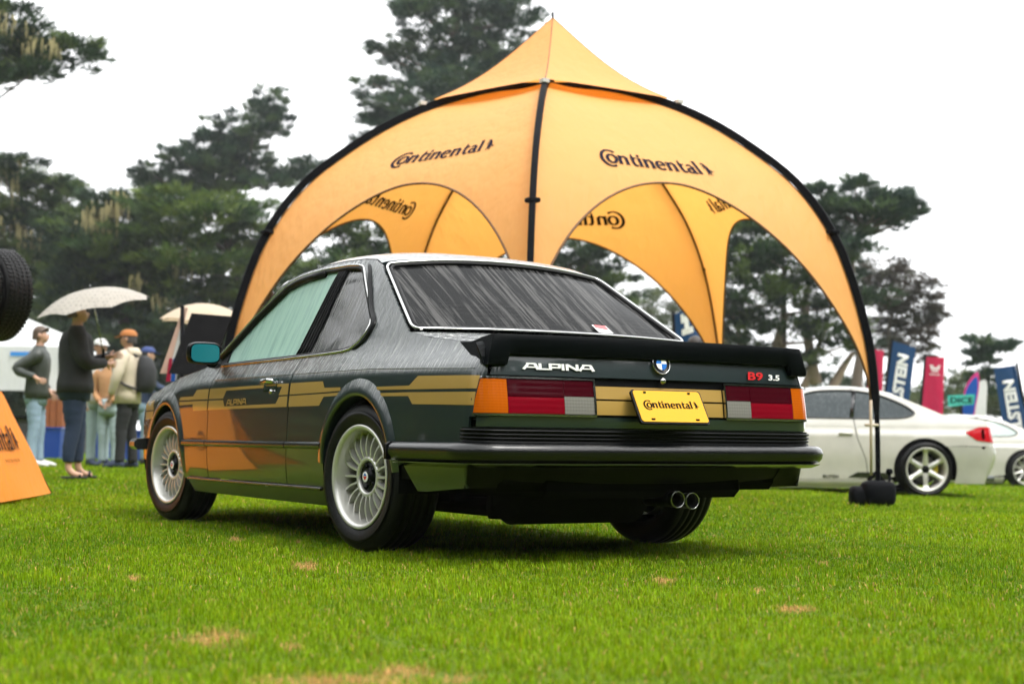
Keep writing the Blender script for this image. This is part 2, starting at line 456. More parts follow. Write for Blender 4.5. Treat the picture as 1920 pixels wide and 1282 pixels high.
def wet_glass(name, tint, streak_col, amount, sx, rough=.05, body=.0, dens=60, speck=.45, coat=.3, gain=7.0, spec=.25):
    """tinted pane with rain runs; the runs are thin water that scatters light"""
    m = bpy.data.materials.new(name); m.use_nodes = True; k = NT(m); b = k.bsdf
    b.inputs['Coat Weight'].default_value = coat; b.inputs['Coat Roughness'].default_value = .03; b.inputs['Specular IOR Level'].default_value = spec
    s1 = k.noise(k.coords('Object', sx), dens, 3, .6); s2 = k.noise(k.coords('Object', sx), dens*3.2, 2, .6)
    sp = k.noise(k.coords(), 420, 2, .7)
    run = k.math('MULTIPLY', k.math('SUBTRACT', k.math('ADD', k.math('MULTIPLY', s1, .6), k.math('MULTIPLY', s2, .4)), .49), gain, True)
    spk = k.math('MULTIPLY', k.math('SUBTRACT', sp, .47), 5.0, True)
    f = k.math('MULTIPLY', k.math('ADD', k.math('MULTIPLY', run, .75), k.math('MULTIPLY', spk, speck)), amount, True)
    k.ln(k.mix(f, tint, streak_col), b.inputs['Base Color'])
    k.ln(k.math('MULTIPLY_ADD', f, .45), b.inputs['Roughness'])
    for l in k.t.links:
        if l.to_socket == b.inputs['Roughness']: l.from_node.inputs[2].default_value = rough
    k.ln(k.bump(f, .5, .002), b.inputs['Coat Normal'])
    b.inputs['Transmission Weight'].default_value = body
    return m
GLASS_REAR = wet_glass('rear_screen_glass', (.004, .0045, .005), (.24, .235, .23), .34, (.04, 1, .04), dens=38, speck=.25, coat=.0, gain=10, spec=.03)
GLASS_QTR = wet_glass('quarter_glass', (.006, .007, .008), (.30, .29, .28), .70, (1, .05, .035), dens=90, speck=.12, coat=.3, gain=9)
GLASS_DOOR = wet_glass('door_glass_fogged', (.33, .50, .43), (.050, .15, .13), .95, (1, .05, .05), dens=36, speck=.12, coat=.25, gain=6)
GLASS_SCREEN = wet_glass('windscreen_glass', (.02, .024, .024), (.22, .23, .23), .5, (.5, 1, .1), dens=40)
def lens(name, col, ribs=(0, 0, 900), rough=.12, emit=0):
    m = bpy.data.materials.new(name); m.use_nodes = True; k = NT(m); b = k.bsdf
    b.inputs['Base Color'].default_value = (*col, 1); b.inputs['Roughness'].default_value = rough; b.inputs['Coat Weight'].default_value = .40; b.inputs['Coat Roughness'].default_value = .04; b.inputs['Specular IOR Level'].default_value = .15
    b.inputs['Subsurface Weight'].default_value = .0
    tc = k.add('TexCoord'); sp = k.add('SeparateXYZ'); k.ln(tc.outputs['Object'], sp.inputs[0])
    w = k.math('SINE', k.math('MULTIPLY', sp.outputs['Z'], ribs[2])); w2 = k.math('SINE', k.math('MULTIPLY', sp.outputs['Y'], ribs[1]))
    n = k.noise(k.coords(), 40, 3); hh = k.math('ADD', k.math('ADD', w, w2), n)
    k.ln(k.bump(hh, .10, .002), b.inputs['Normal'])
    k.ln(k.mix(k.math('MULTIPLY_ADD', w, .25), tuple(c*.88 for c in col), tuple(min(1, c*1.12) for c in col)), b.inputs['Base Color'])
    for l in k.t.links:
        if l.to_socket == b.inputs['Base Color']: l.from_node.inputs['Factor'].links[0].from_node.inputs[2].default_value = .5
    return m
AMBER = lens('amber_lens', (.42, .085, .002), (0, 420, 600)); RED = lens('red_lens', (.17, .002, .009), (0, 0, 300)); DRED = lens('dark_red_lens', (.040, .0015, .005), (0, 0, 300)); CLEAR = lens('reversing_lens', (.17, .165, .15), (0, 500, 500))
PLATE = mat('plate_yellow', (.64, .32, .001), .5, spec=.2, coat=.05, var=.04); INK = mat('black_ink', (.003, .003, .003), .7, spec=.05)
WHITE = mat('white_enamel', (.78, .78, .77), .3, coat=.6, var=.03); BLUE = mat('badge_blue', (.015, .15, .55), .25, coat=.8, var=.05)
REDB = mat('badge_red', (.55, .012, .015), .35, coat=.5, var=.05)

# ================================================================== body surfaces shared by the cars
class Body:
    def __init__(s, W, prof, ze, xr, crown, xc=-.90, yc=.70, lc=.16, bow=.035, xf=3.2, yf=.60, lf=.30, fbow=.06, xfr=None, dz=None):
        s.W = pchip(*zip(*W)); s.prof = pchip(*zip(*prof)); s.ze = lin(*zip(*ze)); s.xr = pchip(*zip(*xr)); s.c = pchip(*zip(*crown))
        s.xc, s.yc, s.lc, s.bow, s.xf, s.yf, s.lf, s.fbow = xc, yc, lc, bow, xf, yf, lf, fbow
        s.xfr = pchip(*zip(*xfr)); s.dz = lin(*zip(*dz))
    def Y(s, x, z):
        z2 = z+s.dz(x)*sstep(.40, .72, z); return s.W(x)-s.prof(z2)
    def S(s, a, z):
        """skin of the lower body and cabin sides: a runs from the nose along the flank and round the tail"""
        a = np.asarray(a, float); z = np.asarray(z, float)+0*a
        x = np.clip(a, s.xc, s.xf); y = s.Y(x, z)
        # tail
        ph = np.clip((s.xc-a)/s.lc, 0, 1)*math.pi/2; xe = s.xr(z)+s.bow
        xt = s.xc-(s.xc-xe)*np.sin(ph); yt = s.yc+(s.Y(s.xc, z)-s.yc)*np.cos(ph)
        run = np.maximum(s.xc-s.lc-a, 0); yt = yt-run; xt = np.where(run > 0, s.xr(z)+s.bow*(np.clip(yt, -9, 9)/s.yc)**2, xt)
        # nose
        pf = np.clip((a-s.xf)/s.lf, 0, 1)*math.pi/2; xn = s.xfr(z)-s.fbow
        xh = s.xf+(xn-s.xf)*np.sin(pf); yh = s.yf+(s.Y(s.xf, z)-s.yf)*np.cos(pf)
        run2 = np.maximum(a-s.xf-s.lf, 0); yh = yh-run2; xh = np.where(run2 > 0, s.xfr(z)-s.fbow*(yh/s.yf)**2, xh)
        X = np.where(a < s.xc, xt, np.where(a > s.xf, xh, a)); Yy = np.where(a < s.xc, yt, np.where(a > s.xf, yh, y))
        return X, Yy, z
    def N(s, a, z, e=1e-4):
        P = lambda a, z: np.stack(s.S(a, z), -1)
        n = np.cross(P(a-e, z)-P(a+e, z), P(a, z+e)-P(a, z-e)); return n/(np.linalg.norm(n, axis=-1, keepdims=True)+1e-15)
    def So(s, off):
        def f(a, z):
            P = np.stack(s.S(a, z), -1)+s.N(np.asarray(a, float), np.asarray(z, float))*off
            return P[..., 0], P[..., 1], P[..., 2]
        return f
    def top(s, x, y):
        zz = s.ze(x); ye = s.Y(x, zz); q = np.clip(1-np.abs(y/ye)**2.4, 0, 1)
        return x, y, zz+s.c(x)*q**.62
    def pix(s, px, py, a0=.5, z0=.6):
        """where the line of sight of a pixel meets the left flank or tail"""
        v = np.array([a0, z0])
        f = lambda v: proj(np.array([float(c) for c in s.S(v[0], v[1])]))-np.array([px, py])
        for _ in range(40):
            r = f(v); e = 1e-4
            J = np.stack([(f(v+np.array([e, 0]))-r)/e, (f(v+np.array([0, e]))-r)/e], 1)
            d = np.linalg.solve(J, -r); d = np.clip(d, -.25, .25); v = v+d
            if np.abs(d).max() < 1e-6: break
        return float(v[0]), float(v[1])
def arc(cx, cz, r, a0, a1, n=28): return [(cx+r*math.cos(R(a0+(a1-a0)*i/n)), cz+r*math.sin(R(a0+(a1-a0)*i/n))) for i in range(n+1)]
def on(fn, pts, off=None):
    A = np.array([p[0] for p in pts]); B = np.array([p[1] for p in pts]); return np.stack(fn(A, B), 1)
def smooth_line(pts, n=6, closed=False):
    """Catmull-Rom through 2-D or 3-D points"""
    P = np.array(pts, float); N = len(P); out = []
    for i in range(N if closed else N-1):
        p0 = P[(i-1) % N] if (closed or i > 0) else P[i]; p1 = P[i]; p2 = P[(i+1) % N]; p3 = P[(i+2) % N] if (closed or i+2 < N) else p2
        for k in range(n):
            t = k/n; out.append(tuple(.5*((2*p1)+(p2-p0)*t+(2*p0-5*p1+4*p2-p3)*t*t+(3*p1-p0-3*p2+p3)*t**3)))
    if not closed: out.append(tuple(P[-1]))
    return out

def mirror_y(o, parent):
    """the same part on the other flank"""
    me = o.data.copy(); n = len(me.vertices); co = np.zeros(n*3); me.vertices.foreach_get('co', co); co = co.reshape(-1, 3); co[:, 1] *= -1
    has = me.has_custom_normals
    if has:
        nn = np.zeros(len(me.corner_normals)*3); me.corner_normals.foreach_get('vector', nn); nn = nn.reshape(-1, 3)
        li = np.zeros(len(me.loops), int); me.loops.foreach_get('vertex_index', li); vn = np.zeros((n, 3)); vn[li] = nn; vn[:, 1] *= -1
    me.vertices.foreach_set('co', co.ravel()); me.flip_normals()
    if has: me.normals_split_custom_set_from_vertices([tuple(v) for v in vn])
    me.update(); c = obj(o.name.split('.')[0], me, parent)
    for ch in o.children: mirror_y(ch, c)
    return c

# ================================================================== wheel makers
def tyre_mesh(rad, width, rim, n=64, treads=True):
    """turned tyre about local z (outer side +z) with grooves round the tread"""
    h = width/2; pr = [(rim, -h*.80), (rim+.018, -h*.95), ((rim+rad)/2, -h*1.03), (rad-.035, -h*.98), (rad-.012, -h*.86)]
    for gx in (-.52, -.17, .17, .52):
        c = gx*h; w = h*.055; pr += [(rad-.002, c-w*1.3), (rad-.011, c-w), (rad-.011, c+w), (rad-.002, c+w*1.3)]
    pr += [(rad-.012, h*.86), (rad-.035, h*.98), (rad-.045, h*1.0), (rad-.050, h*.985), ((rim+rad)/2+.012, h*1.045), ((rim+rad)/2, h*1.035), (rim+.020, h*.98), (rim+.014, h*.93), (rim+.004, h*.90), (rim-.004, h*.80)]
    return G().lathe(pr, n)
def make_wheel(car, loc, style, rad, width, rim, parent_side=1):
    """a wheel: an Empty part holding tyre, rim, spokes and hub; local z points out of the car"""
    w = obj('wheel', None, car); w.location = loc; w.rotation_euler = (R(-90) if parent_side > 0 else R(90), 0, R(7))
    tyre_mesh(rad, width, rim).build('tyre', RUBBER, w)
    h = width/2
    if style == 'turbine':
        G().lathe([(rim-.004, h*.84), (rim+.010, h*.92), (rim+.011, h*.97), (rim+.003, h*.985), (rim-.006, h*.95), (rim-.010, h*.90), (rim-.013, h*.86),
                   (rim-.016, h*.62), (rim-.024, h*.45), (rim-.028, h*.20), (rim-.03, -h*.5), (rim-.03, -h*.8)], 72).build('rim', SILVER, w)
        prof = []
        for k in range(7):
            t = k/6; r_ = .078+(rim-.018-.078)*t; prof.append((r_, h*(.60+.10*math.sin(math.pi*t)-.06*t)))
        th = .0042; vs = []
        for r_, z_ in prof:
            dp = .026+.016*(r_-.07)/.12
            vs += [(r_, -th, z_), (r_, th, z_), (r_, th*1.7, z_-dp), (r_, -th*1.7, z_-dp)]
        fs = []
        for k in range(6):
            for j in range(4): fs.append((k*4+j, k*4+(j+1) % 4, k*4+4+(j+1) % 4, k*4+4+j))
        fs += [(3, 2, 1, 0), (24, 25, 26, 27)]
        me = G().add(vs, fs, smooth=False).mesh('spoke', SILVER)
        for k in range(20):
            o = obj('spoke', me, w); o.rotation_euler = (0, 0, 2*math.pi*k/20)
        G().lathe([(.066, h*.40), (.066, h*.56), (.070, h*.61), (.080, h*.62), (.086, h*.58), (.086, h*.30)], 48).build('hub_ring', SILVER, w)
        hb = G().lathe([(.0001, h*.68), (.026, h*.68), (.030, h*.65), (.031, h*.56), (.042, h*.52), (.062, h*.52), (.0665, h*.46), (.0665, h*.2)], 40).build('hub_cap', BLACKT, w)
        for k in range(5):
            a = 2*math.pi*k/5; b_ = G().lathe([(.0001, h*.59), (.008, h*.59), (.0095, h*.56), (.0095, h*.46)], 10, Matrix.Translation((.048*math.cos(a), .048*math.sin(a), 0))).build('wheel_bolt', BLACKT, w)
        bd = G(); bd.lathe([(.0001, h*.688), (.020, h*.688), (.022, h*.68)], 24); bd.build('centre_badge', WHITE, hb)
        zb = h*.694
        b2 = G().add([(.0, .015, zb), (-.014, -.002, zb), (.015, -.002, zb)], [(0, 1, 2)]); b2.build('badge_shield', REDB, hb)
        b3 = G().add([(-.014, -.004, zb), (.015, -.004, zb), (.0, -.017, zb)], [(0, 2, 1)]).build('badge_shield', BLUE, hb)
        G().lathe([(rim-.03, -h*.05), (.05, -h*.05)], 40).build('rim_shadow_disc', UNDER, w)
        G().lathe([(.13, -.02), (.13, -.03), (.04, -.03)], 40).build('brake_disc', DISC, w)
    else:
        G().lathe([(rim-.004, h*.84), (rim+.010, h*.94), (rim+.004, h*.98), (rim-.008, h*.94), (rim-.022, h*.78), (rim-.030, h*.30), (rim-.034, -h*.7)], 64).build('rim', SILVER, w)
        ns = 6 if style == 'six_spoke' else 10
        wd_ = .030 if style == 'six_spoke' else .012
        vs = []
        for r_, z_, q in ((.045, h*.55, 1.3), (.11, h*.62, .95), (rim-.06, h*.66, .9), (rim-.018, h*.80, 1.35)):
            vs += [(r_, -wd_*q, z_-.006), (r_, 0, z_+.004), (r_, wd_*q, z_-.006), (r_, wd_*q*.8, z_-.04), (r_, -wd_*q*.8, z_-.04)]
        fs = []
        for k in range(3):
            for j in range(5): fs.append((k*5+j, k*5+(j+1) % 5, k*5+5+(j+1) % 5, k*5+5+j))
        me = G().add(vs, fs, smooth=False).mesh('spoke', SILVER)
        for k in range(ns):
            o = obj('spoke', me, w); o.rotation_euler = (0, 0, 2*math.pi*(k+.5)/ns)
        G().lathe([(.0001, h*.58), (.028, h*.58), (.034, h*.54), (.060, h*.50), (.065, h*.2)], 32).build('hub_cap', BLACKT, w)
        G().lathe([(.165, h*.05), (.165, h*-.05), (.04, h*-.05), (.04, h*.12)], 48).build('brake_disc', DISC, w)
        if style == 'six_spoke':
            G().lathe([(.10, h*.02), (.10, h*.28), (.172, h*.28), (.178, h*.02)], 12, Matrix.Rotation(R(150 if parent_side > 0 else 150), 4, 'Z'), ang=R(62)).build('brake_caliper', mat('caliper_yellow', (.55, .42, .02), .4, coat=.5), w)
    G().lathe([(rim-.05, -h*.78), (.0001, -h*.78)], 32).build('wheel_back', UNDER, w)
    return w

# ================================================================== the green coupe
E24 = Body(
    W=[(-1.1, .795), (-.9, .806), (-.5, .826), (0, .836), (.5, .843), (1.2, .846), (1.9, .838), (2.3, .826), (2.6, .818), (2.95, .795), (3.2, .765), (3.5, .72)],
    prof=[(.15, .075), (.19, .052), (.26, .016), (.43, 0), (.58, .003), (.69, .011), (.735, .018), (.758, .030), (.80, .058), (.838, .083), (.95, .134), (1.1, .198), (1.25, .265), (1.32, .31)],
    ze=[(-1.2, .80), (-.95, .818), (-.7, .842), (-.45, .868), (-.24, .905), (.312, 1.243), (.40, 1.272), (.55, 1.287), (.8, 1.298), (1.0, 1.30), (1.27, 1.288), (1.43, 1.262), (2.06, .852), (2.2, .832), (2.6, .80), (2.9, .768), (3.2, .735), (3.6, .69)],
    xr=[(.15, -.84), (.27, -.905), (.36, -.98), (.45, -1.015), (.555, -1.030), (.69, -1.012), (.76, -1.0), (.80, -.99), (.84, -.97)],
    crown=[(-1.1, .03), (-.5, .03), (-.24, .012), (-.1, .02), (.312, .045), (.6, .062), (1.0, .070), (1.43, .055), (2.0, .03), (2.4, .045), (3.4, .05)],
    xfr=[(.15, 3.36), (.3, 3.40), (.45, 3.43), (.6, 3.46), (.72, 3.50), (.8, 3.49)],
    dz=[(-1.1, .028), (-.1, 0), (2.0, 0), (2.2, .006), (2.6, .037), (2.9, .067), (3.2, .10), (3.5, .12)])
B = E24
car = thing('green_coupe', 'dark green classic coupe with gold side stripes and black boot spoiler, wet with rain', 'car')
AR, AF, ARR = (.0, .305), (2.645, .305), .338
belt = [(2.02, .834), (1.4, .835), (.876, .8365), (.5, .840), (.33, .844)]
win_rear = [(.26, .852), (.20, .880), (.165, .920), (.158, .956), (.179, .999), (.25, 1.055), (.323, 1.111), (.40, 1.172), (.462, 1.222)]
win_top = [(.50, 1.246), (.559, 1.259), (.678, 1.270), (.977, 1.277), (1.15, 1.272), (1.272, 1.262), (1.386, 1.240), (1.52, 1.173), (1.667, 1.100), (1.85, .985), (1.975, .905), (2.02, .860)]
WIN = belt+win_rear+win_top           # outline of the side glass, counted from the front foot
def zc(x): return float(B.ze(x))
# --- front wing
fr_top = [(x, zc(x)) for x in (1.885, 1.98)]
g = G()
out = [(1.878, .255), (1.862, .45), (1.868, .62), (1.882, .75), (1.888, .832), (2.06, .846)]+[(x, float(B.ze(x))) for x in np.linspace(2.12, 3.2, 12)]+[(3.2+.30*t, float(B.ze(3.2+.2*t))) for t in (.25, .5, .75, 1)]
out += [(3.50, .50), (3.50, .34), (3.30, .33)]+arc(*AF, ARR, 3, 190, 36)+[(2.26, .235)]
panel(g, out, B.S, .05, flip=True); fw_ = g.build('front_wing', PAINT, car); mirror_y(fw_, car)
# --- door
g = G(); panel(g, [(1.868, .252), (1.853, .45), (1.859, .62), (1.873, .75), (1.879, .829), (1.4, .829), (.876, .831), (.758, .833), (.752, .72), (.742, .60), (.748, .45), (.772, .252)], B.S, .05, flip=True)
door = g.build('door', PAINT, car)
# --- rear quarter with the window pillar, carried round the tail corner
tail = B.xc-B.lc
g = G()
out = [(.764, .252), (.740, .45), (.734, .60), (.744, .72), (.750, .836), (.50, .839), (.33, .843)]+win_rear+[(.50, 1.246), (.52, 1.283)]
out += [(x, float(B.ze(x))) for x in (.46, .40, .35, .312, .2, .05, -.1, -.24, -.34, -.45, -.6, -.75, -.90)]
out += [(-.94, .806), (-.97, .798), (-1.0, .79), (-1.0, .70), (-.978, .697), (-.962, .62), (-.948, .548), (-.925, .548), (-.925, .445), (-.925, .30), (-.90, .285), (-.60, .262), (-.53, .262), (-.375, .42)]
out += arc(*AR, ARR, 158, -11, 36)+[(.37, .242)]
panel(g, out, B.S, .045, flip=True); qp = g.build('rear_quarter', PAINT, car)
# --- roof rail and windscreen pillar
g = G()
out = [(.505, 1.249)]+[(x, z+.003) for x, z in win_top[1:]]+[(2.06, .835), (2.10, .838), (2.06, .852)]+[(x, float(B.ze(x))) for x in (1.9, 1.7, 1.55, 1.43, 1.27, 1.0, .8, .55, .525)]
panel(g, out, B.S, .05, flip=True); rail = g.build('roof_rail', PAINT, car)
# --- sill
g = G(); panel(g, [(2.25, .17), (2.25, .232), (.36, .238), (.36, .165)], B.S, .06, flip=True); sill = g.build('sill', PAINT, car)
# --- top panels: bonnet, roof, rear deck sides, boot lid
def edge_y(x): return float(B.Y(x, B.ze(x)))
def rw(u, v):      # rear screen: u -1..1 across, v 0 foot .. 1 top
    xe = -.24+(.312+.24)*v; ze_ = .905+(1.243-.905)*v; ye = B.Y(xe, ze_); q = 1-np.abs(u)**2.2
    return xe-.045*q*(1-v*.5), u*ye, ze_+(.012+.033*v)*q
def ws(u, v):      # windscreen
    xe = 2.06+(1.43-2.06)*v; ze_ = .852+(1.262-.852)*v; ye = B.Y(xe, ze_); q = 1-np.abs(u)**2.2
    return xe+.14*q, u*ye, ze_+(.02+.035*v)*q
xs = np.linspace(.322, 1.43, 16); ey = np.array([edge_y(x) for x in xs])
L = list(zip(xs, ey-.004)); top_f = [(1.43+.14*(1-abs(u)**2.2), u*edge_y(1.43)) for u in np.linspace(.96, -.96, 15)]
top_r = [(.322-.0225*(1-abs(u)**2.2), u*edge_y(.322)) for u in np.linspace(-.96, .96, 15)]
def roof_fn(x, y):
    X, Yy, Z = B.top(np.clip(x, .312, 1.43), y); return x, y, Z-np.maximum(x-1.43, 0)*.12-np.maximum(.312-x, 0)*.25
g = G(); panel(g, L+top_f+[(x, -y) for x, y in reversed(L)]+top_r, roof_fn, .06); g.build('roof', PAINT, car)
xs = np.linspace(2.10, 3.44, 14); L = [(x, edge_y(x)-.006 if x < 3.2 else edge_y(3.2)-.006-(x-3.2)*.75) for x in xs]
rear_h = [(2.08+.14*(1-abs(u)**2.2), u*edge_y(2.1)) for u in np.linspace(-.97, .97, 13)]
def hood_fn(x, y):
    zz = B.ze(x); ye = B.Y(np.clip(x, 2, 3.2), B.ze(np.clip(x, 2, 3.2))); q = np.clip(1-np.abs(y/ye)**2.4, 0, 1); return x, y, zz+B.c(x)*q**.62
g = G(); panel(g, L+[(x, -y) for x, y in reversed(L)]+rear_h, hood_fn, .07); g.build('bonnet', PAINT, car)
def deck_fn(x, y):
    return x, y, B.top(x, y)[2]
# deck shoulders either side of the lid
xs = np.linspace(-.27, -.93, 10)
for sgn in (1, -1):
    g = G(); o_ = [(x, sgn*(edge_y(x)-.003)) for x in xs]+[(-.93, sgn*.664), (-.32, sgn*.664), (-.27, sgn*.664)]
    panel(g, o_, deck_fn, .06, flip=False); g.build('deck_shoulder', PAINT, car)
g = G(); lid = [(-.30, .655), (-.95, .655), (-.985, .64), (-.985, -.64), (-.95, -.655), (-.30, -.655)]
panel(g, lid, deck_fn, .07)
aL = tail-.0                                                     # rear face of the lid
def rear_fn(t, z, off=0.0):
    """tail face: t metres left of the centre line, wrapping round the corner beyond .70"""
    t = np.asarray(t, float); a = tail-.70+np.abs(t); P = np.stack(B.S(a, z), -1)+B.N(a, np.asarray(z, float)+0*t)*off
    return P[..., 0], P[..., 1]*np.where(t < 0, -1, 1), P[..., 2]
panel(g, [(-.745, .704), (.745, .704), (.735, .79), (-.735, .79)], rear_fn, .06, flip=True)
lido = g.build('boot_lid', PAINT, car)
# --- panel below the lamps and the valance under the bumper
g = G(); panel(g, [(-.80, .512), (.80, .512), (.80, .552), (-.80, .552)], rear_fn, .05, flip=True); g.build('rear_panel', PAINT, car)
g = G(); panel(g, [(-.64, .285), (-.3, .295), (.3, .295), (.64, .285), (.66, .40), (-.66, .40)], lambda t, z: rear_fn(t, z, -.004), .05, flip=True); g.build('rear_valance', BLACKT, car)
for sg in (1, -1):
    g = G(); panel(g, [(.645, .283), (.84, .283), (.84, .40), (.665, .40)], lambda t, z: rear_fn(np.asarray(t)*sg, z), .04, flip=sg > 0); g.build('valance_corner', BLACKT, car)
for o_ in (door, qp, rail, sill): mirror_y(o_, car)
# --- gold garnish between the lamps, with its dark line
g = G(); panel(g, [(-.305, .562), (.305, .562), (.305, .617), (-.305, .617)], lambda t, z: rear_fn(t, z, -.006), .06, flip=True)
g.build('gold_garnish', GOLD, car)
g = G(); panel(g, [(-.305, .624), (.305, .624), (.305, .672), (-.305, .672)], lambda t, z: rear_fn(t, z, -.006), .06, flip=True); g.build('gold_garnish', GOLD, car)
g = G(); panel(g, [(-.84, .540), (.84, .540), (.84, .712), (-.84, .712)], lambda t, z: rear_fn(t, z, -.016), .06, flip=True); g.build('lamp_recess', BLACKT, car)
# --- tail lamps
def lampset(sg):
    fn = lambda t, z, o=.004: rear_fn(np.asarray(t, float)*sg, z, o)
    fl = sg > 0
    fr = G()
    panel(fr, [(.308, .553), (.815, .553), (.815, .561), (.308, .561)], lambda t, z: fn(t, z, .009), .04, flip=fl)
    panel(fr, [(.308, .690), (.788, .690), (.788, .697), (.308, .697)], lambda t, z: fn(t, z, .009), .04, flip=fl)
    panel(fr, [(.308, .5615), (.316, .5615), (.316, .6895), (.308, .6895)], lambda t, z: fn(t, z, .009), .04, flip=fl)
    L_ = obj('tail_light', fr.mesh('tail_light', CHROME), car)
    def pane(nm, o_, m_, of=.006): q = G(); panel(q, o_, lambda t, z: fn(t, z, of), .03, flip=fl); q.build(nm, m_, L_)
    pane('amber_lens', [(.680, .562), (.812, .562), (.806, .61), (.786, .689), (.680, .689)], AMBER)
    pane('red_lens', [(.4455, .562), (.6785, .562), (.6785, .6225), (.4455, .6225)], RED)
    pane('red_lens', [(.4455, .624), (.6785, .624), (.6785, .689), (.4455, .689)], DRED)
    pane('red_lens', [(.317, .629), (.444, .629), (.444, .689), (.317, .689)], DRED)
    pane('reversing_lens', [(.317, .562), (.444, .562), (.444, .6275), (.317, .6275)], CLEAR)
    return L_
lampset(1); lampset(-1)
# --- ribbed rub panel above the bumper
g = G(); panel(g, [(-.868, .447), (.868, .447), (.868, .510), (-.868, .510)], lambda t, z: rear_fn(t, z, .010), .05, flange=.02, flip=True); rp = g.build('rub_panel', BLACKT, car)
for z_ in (.457, .471, .485, .499):
    pts = [tuple(float(c) for c in rear_fn(t, z_, .013)) for t in np.linspace(-.866, .866, 60)]
    G().tube(pts, .0055, 6, up=(0, 0, 1)).build('rib', BLACKT, rp)
# --- bumper, swept round the tail and along the flank to the wheel arch
def sweep(prof, ts, fn):
    """prof: (outward, height) pairs carried along the tail line"""
    V = []; n = len(prof)
    for t in ts:
        P0 = np.array([float(c) for c in fn(t, .45, 0)]); P1 = np.array([float(c) for c in fn(t, .45, 1.0)]); d = P1-P0; d[2] = 0; d /= np.linalg.norm(d)
        for o_, h_ in prof: V.append((P0[0]+d[0]*o_, P0[1]+d[1]*o_, h_))
    F = []
    for i in range(len(ts)-1):
        for j in range(n): F.append((i*n+j, (i+1)*n+j, (i+1)*n+(j+1) % n, i*n+(j+1) % n))
    F += [tuple(range(n)), tuple(reversed(range((len(ts)-1)*n, len(ts)*n)))]
    return V, F
tmax = .70+.16+(-.415-B.xc)       # t where the flank part of the bumper begins
ts = list(np.linspace(-tmax, -.88, 10))+list(np.linspace(-.86, -.70, 12))+list(np.linspace(-.66, .66, 24))+list(np.linspace(.70, .86, 12))+list(np.linspace(.88, tmax, 10))
pr = [(.004, .382), (.040, .378), (.062, .385), (.074, .400), (.078, .420), (.074, .438), (.060, .449), (.035, .453), (.004, .453)]
bp_ = G().add(*sweep(pr, ts, rear_fn)).build('bumper', BUMPM, car, sharp=40)
G().add(*sweep([(.010, .3600), (.030, .3610), (.066, .3745), (.066, .377), (.010, .3775)], ts[1:-1], rear_fn)).build('chrome_strip', DSTRIP, bp_, sharp=40)
G().add(*sweep([(.006, .3785), (.080, .384), (.0815, .420), (.078, .443), (.062, .4535), (.006, .4555)], [tmax-.03, tmax-.008], rear_fn)).build('bumper_end', BLACKT, bp_, sharp=40)
# --- front bumper
def nose_fn(t, z, off=0.0):
    t = np.asarray(t, float); a = B.xf+B.lf+.60-np.abs(t); P = np.stack(B.S(a, z), -1)+B.N(a, np.asarray(z, float)+0*t)*off
    return P[..., 0], P[..., 1]*np.where(t < 0, -1, 1), P[..., 2]
ts = list(np.linspace(-1.03, -.9, 4))+list(np.linspace(-.88, -.60, 12))+list(np.linspace(-.55, .55, 16))+list(np.linspace(.60, .88, 12))+list(np.linspace(.9, 1.03, 4))
fbp = G().add(*[(v, [tuple(reversed(f)) for f in f_]) for v, f_ in [sweep([(.004, .385), (.06, .385), (.08, .405), (.08, .43), (.06, .449), (.004, .453)], ts, nose_fn)]][0]).build('front_bumper', MOULD, car, sharp=40)
g = G(); panel(g, [(-.84, .22), (.84, .22), (.84, .37), (-.84, .37)], nose_fn, .07); g.build('front_valance', PAINT, car)
g = G(); panel(g, [(-.585, .46), (.585, .46), (.585, .70), (-.585, .70)], lambda t, z: nose_fn(t, z, -.03), .07); grl = g.build('front_grille', BLACKT, car)
for sg in (1, -1):
    for y_ in (.36, .52):
        c_ = [float(q) for q in nose_fn(y_*sg, .60, -.02)]
        G().lathe([(.0001, .03), (.05, .024), (.072, .0), (.080, -.01), (.080, -.05)], 28, Matrix.Translation(c_) @ Matrix.Rotation(R(90), 4, 'Y')).build('headlight', CLEAR, car)
    g = G()
    for k in range(7): g.box((3.475, sg*(.045+.011*k-.0), .59), (.05, .004, .20))
    g.tube([(3.49, sg*.030, .47), (3.50, sg*.030, .70), (3.50, sg*.125, .70), (3.49, sg*.125, .47)], .008, 6, closed=True).build('kidney_grille', CHROME, car)
# --- glass
pane_fn = B.So(-.014)
fb = [(.800, 1.271), (.876, .842)]        # trailing edge of the door glass
dg = [(1.995, .842), (1.4, .842), (.885, .842), (.790, 1.262)]+[(x, z-.009) for x, z in win_top[3:-1]]
g = G(); panel(g, dg, pane_fn, .06, flip=True); dglass = g.build('door_glass', GLASS_DOOR, car); mirror_y(dglass, car)
qg = [(.745, .845), (.5, .849), (.33, .853)]+[(x+.007, z+.002) for x, z in win_rear]+[(.50, 1.238), (.559, 1.251), (.665, 1.262)]
qg = [(.752, .846)]+qg[1:]
qg[-1] = (.70, 1.262)
g = G(); panel(g, qg, pane_fn, .06, flip=True); qglass = g.build('quarter_glass', GLASS_QTR, car); mirror_y(qglass, car)
g = G(); panel(g, [(.893, .838), (.742, .841), (.695, 1.266), (.796, 1.272)], B.So(-.006), .05, flip=True); pil = g.build('window_pillar', BLACKT, car)
for k, (xa, xb) in enumerate(((.875, .783), (.842, .760), (.800, .735), (.765, .712))):
    pts = on(B.So(-.004), [(xa+(xb-xa)*t, .842+.426*t) for t in np.linspace(0, 1, 10)]); G().tube(pts, .005, 6).build('pillar_bead', RUBBER, pil)
mirror_y(pil, car)
g = G(); panel(g, [(2.0, .842), (1.845, .842), (1.875, .93), (1.93, .925)], B.So(-.006), .03, flip=True); vt = g.build('mirror_corner', BLACKT, car); mirror_y(vt, car)
